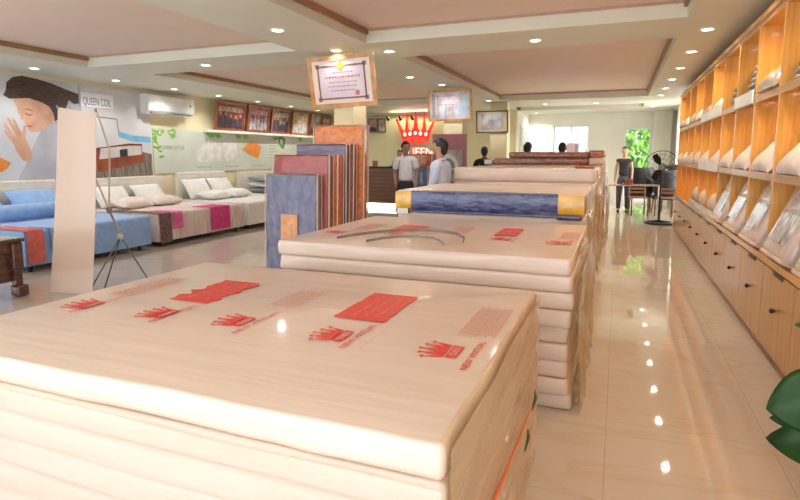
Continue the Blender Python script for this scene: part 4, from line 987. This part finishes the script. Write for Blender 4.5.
def person(label, loc, face, H, top, sleeve, bottom=trouser_m, hair='short', arms=None, sk=None, female=False, turn=0, stride=0.0):
    """figure facing local -y; `face` rotates it; arms = ((elbow, wrist) left, right) offsets in body frame; local origin at the feet"""
    s = H / 1.70; t = thing('person', label, 'person', loc)
    M = Matrix.Translation(loc) @ Matrix.Rotation(R(face), 4, 'Z') @ Matrix.Scale(s, 4)
    sw = .172 if not female else .148; hw = .092
    A_ = arms or (((.235, .02, 1.10), (.25, -.06, .86)), ((-.235, .02, 1.10), (-.25, -.06, .86)))
    P = {'pel': (0, 0, .93), 'wst': (0, -.005, 1.08), 'chs': (0, .0, 1.26), 'nkb': (0, .01, 1.405), 'nk': (0, .005, 1.47), 'hd0': (0, -.012, 1.53), 'hd1': (0, -.01, 1.60), 'hd2': (0, -.005, 1.665)}
    Rr = {'pel': (.135, .105), 'wst': (.12, .09) if not female else (.105, .085), 'chs': (.145, .10) if not female else (.125, .095), 'nkb': (.075, .065), 'nk': (.052, .052), 'hd0': (.062, .075), 'hd1': (.073, .090), 'hd2': (.055, .065)}
    E_ = [('pel', 'wst'), ('wst', 'chs'), ('chs', 'nkb'), ('nkb', 'nk'), ('nk', 'hd0'), ('hd0', 'hd1'), ('hd1', 'hd2')]
    for sd, (el, wr), g in ((1, A_[0], 'L'), (-1, A_[1], 'R')):
        P['sh' + g] = (sd * sw, .01, 1.365); P['el' + g] = el; P['wr' + g] = wr
        d = (V(wr) - V(el)).normalized(); P['pm' + g] = tuple(V(wr) + d * .06)
        Rr['sh' + g] = .056; Rr['el' + g] = .038; Rr['wr' + g] = .026; Rr['pm' + g] = (.034, .020)
        P['hp' + g] = (sd * hw, 0, .86); P['kn' + g] = (sd * .10, -.02 - stride * sd, .48); P['an' + g] = (sd * .105, .03 - stride * sd * 1.2, .09)
        P['tt' + g] = (sd * .115, -.12 - stride * sd * 1.2, .035)
        Rr['hp' + g] = .088; Rr['kn' + g] = .056; Rr['an' + g] = .038; Rr['tt' + g] = (.04, .028)
        E_ += [('nkb', 'sh' + g), ('sh' + g, 'el' + g), ('el' + g, 'wr' + g), ('wr' + g, 'pm' + g), ('pel', 'hp' + g), ('hp' + g, 'kn' + g), ('kn' + g, 'an' + g), ('an' + g, 'tt' + g)]
    def sub(keys, grow=0, over=None):
        ks = list(keys); ix = {k: i for i, k in enumerate(ks)}; over = over or {}
        pts = [over.get(k, P[k]) for k in ks]
        ed = [(ix[a], ix[b]) for a, b in E_ if a in ix and b in ix]
        rr = [tuple(x + grow for x in (Rr[k] if isinstance(Rr[k], tuple) else (Rr[k],) * 2)) for k in ks]
        return skin_mesh(pts, ed, rr, ix['pel'] if 'pel' in ix else 0)
    body = MB().raw(*sub(P.keys()))
    # face features, ears, fingers join the same mesh
    HT = Matrix.Translation((0, -.01, 1.50)) @ Matrix.Rotation(R(turn), 4, 'Z') @ Matrix.Translation((0, .01, -1.50))
    h = MB()
    h.ell((0, -.012, 1.600), .074, .094, .108, 20, 14)
    h.ell((0, -.108, 1.580), .014, .020, .026, 10, 8); h.ell((0, -.095, 1.610), .010, .014, .035, 8, 6)
    h.ell((0, -.085, 1.520), .032, .026, .022, 10, 8)
    for sd in (1, -1): h.ell((sd * .076, .005, 1.585), .010, .020, .030, 8, 8)
    h.xf(HT); body.raw(h.v, h.f)
    for g, sd in (('L', 1), ('R', -1)):
        w0, p0 = V(P['wr' + g]), V(P['pm' + g]); d = (p0 - w0).normalized(); side = V((0, 1, 0)); side = (side - d * side.dot(d)).normalized()
        nrm = d.cross(side)
        for q, ln in ((-1.5, .062), (-.5, .074), (.5, .070), (1.5, .055)):
            a = p0 + side * q * .017 + d * .005; b = a + d * ln * .55 + nrm * sd * .006; c = b + d * ln * .40 - nrm * sd * .012 - side * .0
            body.tube([a, b, c], [.0095, .0085, .006], 6)
        a = w0 + d * .025 - side * .022; body.tube([a, a - side * .028 + d * .028, a - side * .034 + d * .058], [.012, .010, .007], 6)
    body.xf(M).build('body', sk or skin_m, t, ang=180)
    e = MB()
    for sd in (1, -1): e.ell((sd * .030, -.094, 1.603), .011, .008, .006, 8, 6)
    e.xf(HT).xf(M).build('eyes', eye_m, t); MB().ell((0, -.103, 1.543), .022, .008, .007, 10, 6).xf(HT).xf(M).build('mouth', lip_m, t)
    hr = MB(); n, m_ = 24, 14; vs = []; fs = []
    for j in range(m_ + 1):
        for i in range(n):
            a = 2 * math.pi * i / n; lim = 62 if math.sin(a) < -.45 else (88 if abs(math.sin(a)) < .45 else 118)
            if hair == 'long': lim = 62 if math.sin(a) < -.45 else 120
            th = R(lim) * j / m_; k = 1.10 + .03 * noise.noise(V((math.cos(a) * 3, math.sin(a) * 3, j * .4)))
            vs.append((.077 * k * math.sin(th) * math.cos(a), .098 * k * math.sin(th) * math.sin(a), .112 * k * math.cos(th)))
    for j in range(m_):
        for i in range(n): fs.append((j * n + i, j * n + (i + 1) % n, (j + 1) * n + (i + 1) % n, (j + 1) * n + i))
    hr.raw([V(p) + V((0, -.004, 1.603)) for p in vs], fs)
    hr.ell((0, .018, 1.62), .079, .092, .092, 18, 12).ell((0, .042, 1.575), .070, .060, .085, 16, 10)
    if hair == 'long': hr.ell((0, .085, 1.53), .06, .035, .12, 14, 10)
    if hair == 'bun': hr.ell((0, .11, 1.63), .04, .04, .04, 12, 8)
    hr.xf(HT).xf(M).build('hair', hair_m, t, ang=180)
    keys = ['pel', 'wst', 'chs', 'nkb', 'nk', 'shL', 'shR']; over = {'nk': (0, .012, 1.445)}
    if sleeve != 'none':
        keys += ['elL', 'elR']
        if sleeve == 'long': keys += ['wrL', 'wrR']
        else:
            for g in 'LR': over['el' + g] = tuple(V(P['sh' + g]).lerp(V(P['el' + g]), .80))
    else:
        keys += ['elL', 'elR']
        for g in 'LR': over['el' + g] = tuple(V(P['sh' + g]).lerp(V(P['el' + g]), .22))
    if 0: over.update({'shL': (sw * .9, .01, 1.375), 'shR': (-sw * .9, .01, 1.375)})
    MB().raw(*sub(keys, .024, over)).xf(M).build('shirt', top, t, ang=180)
    if sleeve == 'long' or sleeve == 'short':
        MB().tube([(.05 * math.cos(a) * 1.15, .012 + .062 * math.sin(a), 1.435 + .012 * math.sin(a)) for a in [i * math.pi / 6 for i in range(12)]], .014, 6, closed=True).xf(M).build('collar', top, t)
    MB().raw(*sub(['wst', 'pel', 'hpL', 'knL', 'anL', 'hpR', 'knR', 'anR'], .016, {'wst': (0, -.003, 1.03)})).xf(M).build('trousers', bottom, t, ang=180)
    sh = MB()
    for g, sd in (('L', 1), ('R', -1)):
        a = V(P['an' + g]); sh.ell((a.x, a.y - .07, .045), .047, .135, .044, 14, 10)
    sh.xf(M).build('shoes', shoe_m, t)
    return t
dark_skin = mat('tanned_skin', (.36, .19, .12), .5, .05, 12)
person('man in a white short-sleeved shirt standing beside the counter and facing the stacks', (-3.93, 10.25, 0), 18, 1.75, shirt_white, 'short', sk=dark_skin, turn=25,
       arms=(((.215, .03, 1.12), (.19, -.10, .92)), ((-.215, .03, 1.12), (-.19, -.12, .94))))
person('man in a pale blue long-sleeved shirt seen from behind between two mattress stacks', (-2.22, 7.08, 0), 262, 1.70, shirt_blue, 'long', turn=12,
       arms=(((.205, .0, 1.11), (.15, -.17, .98)), ((-.21, .0, 1.11), (-.15, -.17, .98))))
person('woman in a pink top standing behind the reception counter', (-6.02, 15.2, 0), 20, 1.64, shirt_pink, 'short', hair='bun', female=True)
person('person in black with short black hair between the display board and the farthest stack', (-2.84, 12.4, 0), 190, 1.68, shirt_black, 'short')
person('person behind the maroon mattresses, left of the window, only the head showing', (-1.83, 12.1, 0), 160, 1.755, shirt_grey, 'short')
person('person behind the maroon mattresses, in front of the bright window, only the head showing', (-1.11, 12.1, 0), 200, 1.745, shirt_grey, 'short', turn=-20)
person('woman in a sleeveless black top standing behind the low table near the glass door', (.14, 15.45, 0), 0, 1.70, shirt_black, 'none', female=True, bottom=mat('dark_grey_trousers', (.05, .04, .05), .7), hair='short',
       arms=(((.195, .03, 1.10), (.19, -.07, .86)), ((-.20, .05, 1.10), (-.215, .02, .84))))

# ------------------------------------------------------------------ seating corner, fan and table at the far end
t = thing('steel_table', 'low table with slim metal legs before the woman in black', 'table', (.37, 14.3, 0))
MB().box(-.20, .94, 14.0, 14.6, .775, .80, .006).build('table_top', mat('pale_brown_top', (.50, .36, .24), .2, .1, 6, coat=.5), t)
for x in (-.18, .92):
    for y in (14.02, 14.58): MB().cyl((x, y, .001), (x, y, .775), .014, n=10).build('leg', chrome, t)
MB().tube([(-.18, 14.02, .12), (-.18, 14.58, .12)], .010, 8).build('stretcher', chrome, t)
MB().tube([(.92, 14.02, .12), (.92, 14.58, .12)], .010, 8).build('stretcher', chrome, t)
tag(MB().box(.16, .34, 14.12, 14.26, .801, .93, .008).build('red_carton', mat('dull_red_card', (.40, .12, .09), .5, .2, 10)), 'small dull red carton on the low table', 'carton')
def armchair(label, x, y, face, top):
    t = thing('armchair', label, 'armchair', (x, y, 0), 'black armchairs at the far end')
    M = Matrix.Translation((x, y, 0)) @ Matrix.Rotation(R(face), 4, 'Z')
    MB().box(-.30, .30, -.30, .26, .36, .48, .05, 3).xf(M).build('seat', black_leather, t)
    b = MB(); n = 18; vs = []
    for j, (z, r) in enumerate(((.46, .30), (.55, .335), (.75, .35), (top - .05, .345), (top, .31))):
        for i in range(n + 1):
            a = R(-20 + 220 * i / n); vs.append((r * math.cos(a), .02 + .85 * r * math.sin(a), z if .15 < i / n < .85 else min(z, .70 + (z - .70) * .2)))
    k = len(vs); vs += [(p[0] * .84, .02 + (p[1] - .02) * .82, p[2]) for p in vs]; q = n + 1; fs = []
    for j in range(4):
        for i in range(n):
            a = j * q + i; fs += [(a, a + 1, a + q + 1, a + q), (k + a + q, k + a + q + 1, k + a + 1, k + a)]
    for i in range(n): fs += [(i + 1, i, k + i, k + i + 1), (4 * q + i, 4 * q + i + 1, k + 4 * q + i + 1, k + 4 * q + i)]
    for j in range(4): fs += [(j * q, j * q + q, k + j * q + q, k + j * q), (j * q + n + q, j * q + n, k + j * q + n, k + j * q + n + q)]
    b.raw(vs, fs).xf(M).build('backrest', black_leather, t, ang=60)
    for sx in (-.25, .25):
        for sy in (-.25, .22): MB().cyl((sx * 1.08, sy * 1.08, .001), (sx, sy, .37), .016, .022, 10).xf(M).build('leg', mat('brown_chair_wood', (.22, .10, .05), .35, .1, 8), t)
    return t
armchair('black rounded armchair just right of the woman, under the glass door', .56, 16.05, 175, 1.17)
armchair('black armchair behind the standing fan, near the pilaster', 1.20, 15.7, 150, 1.12)
def wood_chair(label, x, y, face):
    t = thing('wooden_chair', label, 'chair', (x, y, 0), 'brown wooden chairs behind the fan')
    M = Matrix.Translation((x, y, 0)) @ Matrix.Rotation(R(face), 4, 'Z'); br = mat('brown_chair_wood', (.22, .10, .05), .35, .1, 8)
    MB().box(-.21, .21, -.21, .21, .43, .46, .008).xf(M).build('seat', br, t)
    for sx in (-.19, .19):
        MB().tube([(sx, -.19, .001), (sx, -.19, .43)], .018, 8).xf(M).build('leg', br, t)
        MB().tube([(sx, .19, .001), (sx, .195, .45), (sx, .23, .68)], .018, 8).xf(M).build('leg', br, t)
    for z in (.56, .65): MB().box(-.19, .19, .205 + (z - .45) * .1, .225 + (z - .45) * .1, z - .025, z + .025, .005).xf(M).build('back_slat', br, t)
wood_chair('brown wooden chair in front of the rounded armchair', .50, 15.0, 10)
wood_chair('brown wooden chair partly behind the standing fan', 1.12, 14.95, -20)
# standing fan
t = thing('standing_fan', 'large black industrial standing fan at the end of the cabinets', 'fan', (.86, 13.2, 0))
fc = V((.87, 13.15, 1.24)); M = Matrix.Translation(fc) @ Matrix.Rotation(R(-8), 4, 'Z')
MB().tube([(.87 + .27 * math.cos(i * math.pi / 12), 13.2 + .27 * math.sin(i * math.pi / 12), .03) for i in range(24)], .026, 8, closed=True).cyl((.87, 13.2, .03), (.87, 13.2, .09), .05).box(.60, 1.14, 13.18, 13.22, .012, .045).box(.85, .89, 12.93, 13.47, .012, .045).build('base', black_m, t)
MB().cyl((.87, 13.2, .05), (.87, 13.2, .80), .022).cyl((.87, 13.2, .78), (.87, 13.2, 1.18), .016).build('pole', black_m, t)
MB().ell((0, .13, 0), .085, .12, .085).xf(M).build('motor', black_m, t)
cg = MB()
for r, y in ((.35, .0), (.35, -.05), (.27, -.085), (.18, -.10), (.10, -.105), (.28, .05), (.16, .09)):
    cg.tube([(r * math.cos(i * math.pi / 18), y, r * math.sin(i * math.pi / 18)) for i in range(36)], .0075 if r > .34 else .0018, 6, closed=True)
for k in range(18):
    a = k * math.pi / 9; c, s = math.cos(a), math.sin(a)
    cg.tube([(.05 * c, -.108, .05 * s), (.2 * c, -.10, .2 * s), (.32 * c, -.07, .32 * s), (.35 * c, -.02, .35 * s), (.33 * c, .03, .33 * s), (.16 * c, .09, .16 * s)], .0016, 4)
cg.xf(M).build('wire_guard', black_m, t)
MB().cyl((0, -.11, 0), (0, -.10, 0), .06).xf(M).build('badge', grey_plastic, t)
for k in range(3):
    a0 = k * 2 * math.pi / 3; vs = []
    for j in range(7):
        r = .05 + .26 * j / 6; wdt = .35 + .35 * math.sin(math.pi * min(1, j / 6 + .15))
        for q in (-1, 0, 1): vs.append((r * math.cos(a0 + q * wdt * .6), -.03 + .03 * q, r * math.sin(a0 + q * wdt * .6)))
    k0 = len(vs); vs += [(p[0], p[1] + .004, p[2]) for p in vs]; fs = []
    for j in range(6):
        for q in range(2):
            a = j * 3 + q; fs += [(a, a + 1, a + 4, a + 3), (k0 + a + 3, k0 + a + 4, k0 + a + 1, k0 + a)]
    MB().raw(vs, fs).xf(M).build('blade', black_m, t)
MB().ell((0, -.03, 0), .055, .05, .055).xf(M).build('hub', black_m, t)
# posters by the far wall
t = thing('poster_stand', 'white poster with a red figure beside the glass side door', 'poster', (-3.24, 15.9, 1.5))
MB().box(-3.44, -3.02, 15.955, 15.99, 1.45, 2.05, .004).build('board', board_w, t)
MB().prism([(-.05, -.2), (.07, -.2), (.10, .0), (.04, .2), (-.02, .22), (-.08, .05)], (-3.22, 15.9545, 1.77), (1, 0, 0), (0, 0, 1), .001).build('printed_figure', mat('soft_red_print', (.70, .22, .22), .4, .2, 12), t, smooth=False)
MB().box(-3.27, -3.21, 15.96, 15.99, .001, 1.45).build('post', chrome, t)
t = thing('poster_stand', 'pale pink poster standing in front of the bright far window', 'poster', (-1.30, 17.4, 0))
MB().box(-1.48, -1.12, 17.38, 17.40, 1.0, 1.86, .004).build('board', mat('pale_pink_print', (.80, .56, .60), .4, .08, 5), t)
MB().prism([(-.03, -.14), (.03, -.14), (.05, .1), (0, .16), (-.05, .1)], (-1.20, 17.3795, 1.68), (1, 0, 0), (0, 0, 1), .001).build('printed_mark', mat('grey_violet_print', (.45, .38, .50), .4, .1, 12), t, smooth=False)
MB().cyl((-1.30, 17.41, .02), (-1.30, 17.41, 1.7), .014, n=10).box(-1.50, -1.10, 17.25, 17.55, .001, .02).build('stand', chrome, t)

# ------------------------------------------------------------------ banner stand, dark table, plant in the foreground
t = thing('banner_stand', 'tall beige banner on a thin crossed metal stand, seen from its blank back', 'banner stand', (-5.2, 4.25, 0))
TL, TR, BL, BR = V((-5.44, 4.10, 1.995)), V((-4.90, 4.10, 1.945)), V((-5.72, 4.06, .01)), V((-5.13, 4.10, .03))
vs = []; nu, nv = 12, 30
for j in range(nv + 1):
    for i in range(nu + 1):
        a = TL.lerp(TR, i / nu); b = BL.lerp(BR, i / nu); q = a.lerp(b, j / nv)
        q.y += .03 * math.sin(math.pi * i / nu) * (1 - .5 * j / nv) + .015 * math.sin(math.pi * j / nv)
        if j == 0: q.z -= .02 * math.sin(math.pi * i / nu)
        vs.append(q)
k = len(vs); vs += [p + V((0, .003, 0)) for p in vs]; fs = []; q = nu + 1
for j in range(nv):
    for i in range(nu):
        a = j * q + i; fs += [(a, a + q, a + q + 1, a + 1), (k + a, k + a + 1, k + a + q + 1, k + a + q)]
rim = list(range(q)) + [j * q + nu for j in range(1, nv + 1)] + [nv * q + i for i in range(nu - 1, -1, -1)] + [j * q for j in range(nv - 1, 0, -1)]
for i in range(len(rim)):
    a, b = rim[i], rim[(i + 1) % len(rim)]; fs.append((a, b, b + k, a + k))
MB().raw(vs, fs).build('banner_sheet', banner_m, t, ang=60)
hub, hub2 = V((-5.22, 4.45, .90)), V((-5.13, 4.5, .60))
MB().tube([TR + V((0, .012, -.02)), V((-4.98, 4.30, 1.55)), hub], .009, 8).build('arm', mat('ivory_rod', (.72, .66, .56), .35, .05, 10), t)
MB().tube([TL + V((0, .012, -.02)), V((-5.36, 4.32, 1.5)), hub], .009, 8).build('arm', mat('ivory_rod', (.72, .66, .56)), t)
MB().tube([hub, hub2], .011, 8).build('spine', chrome, t)
MB().ell(hub, .032, .03, .04, 12, 8).build('joint', grey_plastic, t); MB().ell(hub2, .036, .03, .04, 12, 8).build('joint', mat('pale_joint', (.55, .52, .48), .4, .1, 10), t)
for f_ in ((-5.26, 4.15, .008), (-5.29, 4.38, .008), (-5.33, 5.02, .008)):
    MB().tube([hub2, V(f_)], .008, 8).build('leg', mat('dark_rod', (.16, .15, .14), .3, .1, 10, metal=.6), t)
    MB().ell(f_, .012, .012, .008, 8, 6).build('foot_cap', black_m, t)
for c in (TL, TR): MB().ell(c + V((0, -.004, 0)), .016, .012, .02, 10, 6).build('hook', grey_plastic, t)

t = thing('tea_table', 'carved dark red wooden tea table at the left edge in front of the blue bed', 'table', (-6.53, 3.56, 0))
MB().box(-7.2, -5.86, 3.2, 3.93, .585, .625, .012).build('table_top', dark_wood, t)
MB().box(-7.16, -5.90, 3.24, 3.89, .6255, .632).build('glass_top', mat('pale_glass_top', (.62, .66, .62), .05, .02, 4, coat=.8), t)
MB().box(-7.14, -5.92, 3.26, 3.87, .47, .584, .008).box(-7.10, -5.95, 3.31, 3.82, .16, .47, .01).build('carved_apron', dark_wood, t)
for x in (-7.12, -5.93):
    for y in (3.27, 3.86):
        dx = .03 if x > -6.5 else -.03
        MB().box(x - .055, x + .055, y - .055, y + .055, .30, .584, .02, 3).box(x - .04, x + .04, y - .04, y + .04, .12, .32, .015).box(x - .07 + dx, x + .07 + dx, y - .065, y + .065, .001, .13, .03, 3).build('leg', dark_wood, t)
tag(MB().box(-6.20, -6.0, 3.55, 3.80, .633, .640, .002).build('paper_sheet', paper_m), 'pale sheet of paper on the corner of the dark tea table', 'paper')

t = thing('potted_plant', 'broad-leaved green plant in a white pot at the right edge of the view', 'plant', (.86, 2.15, 0))
pm = MB(); n = 32; prof = ((.11, .001), (.13, .01), (.165, .30), (.18, .32), (.18, .345), (.16, .345), (.155, .30)); vs = []
for r, z in prof: vs += [(.86 + r * math.cos(2 * math.pi * i / n), 2.15 + r * math.sin(2 * math.pi * i / n), z) for i in range(n)]
fs = [(j * n + i, j * n + (i + 1) % n, (j + 1) * n + (i + 1) % n, (j + 1) * n + i) for j in range(len(prof) - 1) for i in range(n)] + [tuple(range(n))[::-1]]
pm.raw(vs, fs).build('pot', pot_m, t)
MB().cyl((.86, 2.15, .28), (.86, 2.15, .31), .154, n=28).build('soil', soil_m, t)
def leaf(base, tip, width, droop, up, seed):
    base, tip, up = V(base), V(tip), V(up).normalized(); ax = tip - base; L_ = ax.length; ax.normalize(); sd = ax.cross(up).normalized(); nn = sd.cross(ax)
    nu, nv = 8, 16; vs = []
    for j in range(nv + 1):
        s = j / nv; w = width * .5 * (math.sin(math.pi * s ** .75) ** .8 if 0 < s < 1 else 0) + .001
        for i in range(nu + 1):
            q = -1 + 2 * i / nu
            vs.append(base + ax * L_ * s + sd * w * q + nn * (-droop * s * s + .22 * w * abs(q) + .004 * math.sin(9 * s + 3 * q)))
    k = len(vs); vs += [p - nn * .0025 for p in vs]; fs = []; qn = nu + 1
    for j in range(nv):
        for i in range(nu):
            a = j * qn + i; fs += [(a, a + 1, a + qn + 1, a + qn), (k + a + qn, k + a + qn + 1, k + a + 1, k + a)]
    rim = list(range(qn)) + [j * qn + nu for j in range(1, nv + 1)] + [nv * qn + i for i in range(nu - 1, -1, -1)] + [j * qn for j in range(nv - 1, 0, -1)]
    for i in range(len(rim)):
        a, b = rim[i], rim[(i + 1) % len(rim)]; fs.append((b, a, a + k, b + k))
    return MB().raw(vs, fs).build('leaf', leaf_m, t, ang=180)
LV = [((.79, 2.27, .66), (.555, 2.33, .555), .24, .0, (.25, -1, .55)), ((.80, 2.20, .50), (.548, 2.30, .462), .17, .03, (.2, -.9, .6)), ((.77, 2.36, .52), (.585, 2.40, .492), .09, .01, (0, -1, .4)),
      ((.80, 2.45, .98), (.70, 2.48, .93), .07, .0, (0, -1, .5)), ((.79, 2.45, .86), (.665, 2.50, .845), .055, .0, (0, -1, .7)),
      ((.93, 2.0, .72), (.96, 1.76, .66), .14, .03, (.3, .2, 1)), ((.86, 2.0, .70), (.72, 1.78, .62), .18, .03, (-.2, .3, 1)), ((.91, 2.15, .85), (.95, 1.95, .98), .13, .02, (0, -.6, 1))]
for b, tp, w, d, u in LV:
    leaf(b, tp, w, d, u, 1)
    b0 = V((.86, 2.15, .30)); bb = V(b); MB().tube([b0, b0.lerp(bb, .5) + V((0, 0, .08)), bb, bb.lerp(V(tp), .12)], [.008, .007, .005, .003], 6).build('stem', stem_m, t)

# ------------------------------------------------------------------ outside, beyond the far windows
structure('ground', MB().box(-30, 30, 18.7, 45, -.15, -.02), pave_m)
def bush(label, cx, cy, w, d, h, n, seed, m=foliage_m):
    rnd = random.Random(seed); mb = MB(); vs = []; fs = []
    for k in range(n):
        a, e = rnd.uniform(0, 2 * math.pi), math.acos(rnd.uniform(-1, 1)); rr = rnd.uniform(.55, 1)
        c = V((cx + w / 2 * rr * math.sin(e) * math.cos(a), cy + d / 2 * rr * math.sin(e) * math.sin(a), h / 2 + .1 + h / 2 * rr * math.cos(e)))
        s = rnd.uniform(.09, .17); Q = Euler((rnd.uniform(0, 6), rnd.uniform(0, 6), rnd.uniform(0, 6))).to_matrix(); o = len(vs)
        for u, v_ in ((-1, 0), (0, .45), (1, 0), (0, -.45)): vs.append(c + Q @ V((u * s, v_ * s, .1 * s * (v_ * v_))))
        fs.append((o, o + 1, o + 2, o + 3))
    mb.raw(vs, fs)
    t = thing('shrub', label, 'shrub', (cx, cy, 0))
    o = mb.build('foliage', m, t, smooth=False)
    for k in range(5):
        a = k * 1.26; MB().tube([(cx + .1 * math.cos(a), cy + .1 * math.sin(a), -.02), (cx + w * .15 * math.cos(a), cy + d * .15 * math.sin(a), h * .4), (cx + w * .3 * math.cos(a), cy + d * .3 * math.sin(a), h * .8)], [.04, .03, .012], 6).build('stem', mat('bark', (.16, .10, .06), .8, .2, 8), t)
bush('sunlit green shrub behind the glass door', .75, 22.0, 2.4, 1.6, 3.4, 2600, 1)
bush('pale green shrub seen in the right half of the far window', -.55, 23.2, 1.5, 1.2, 2.9, 900, 2, mat('pale_sunlit_foliage', (.42, .66, .34), .6, .2, 3, col2=(.22, .46, .16)))
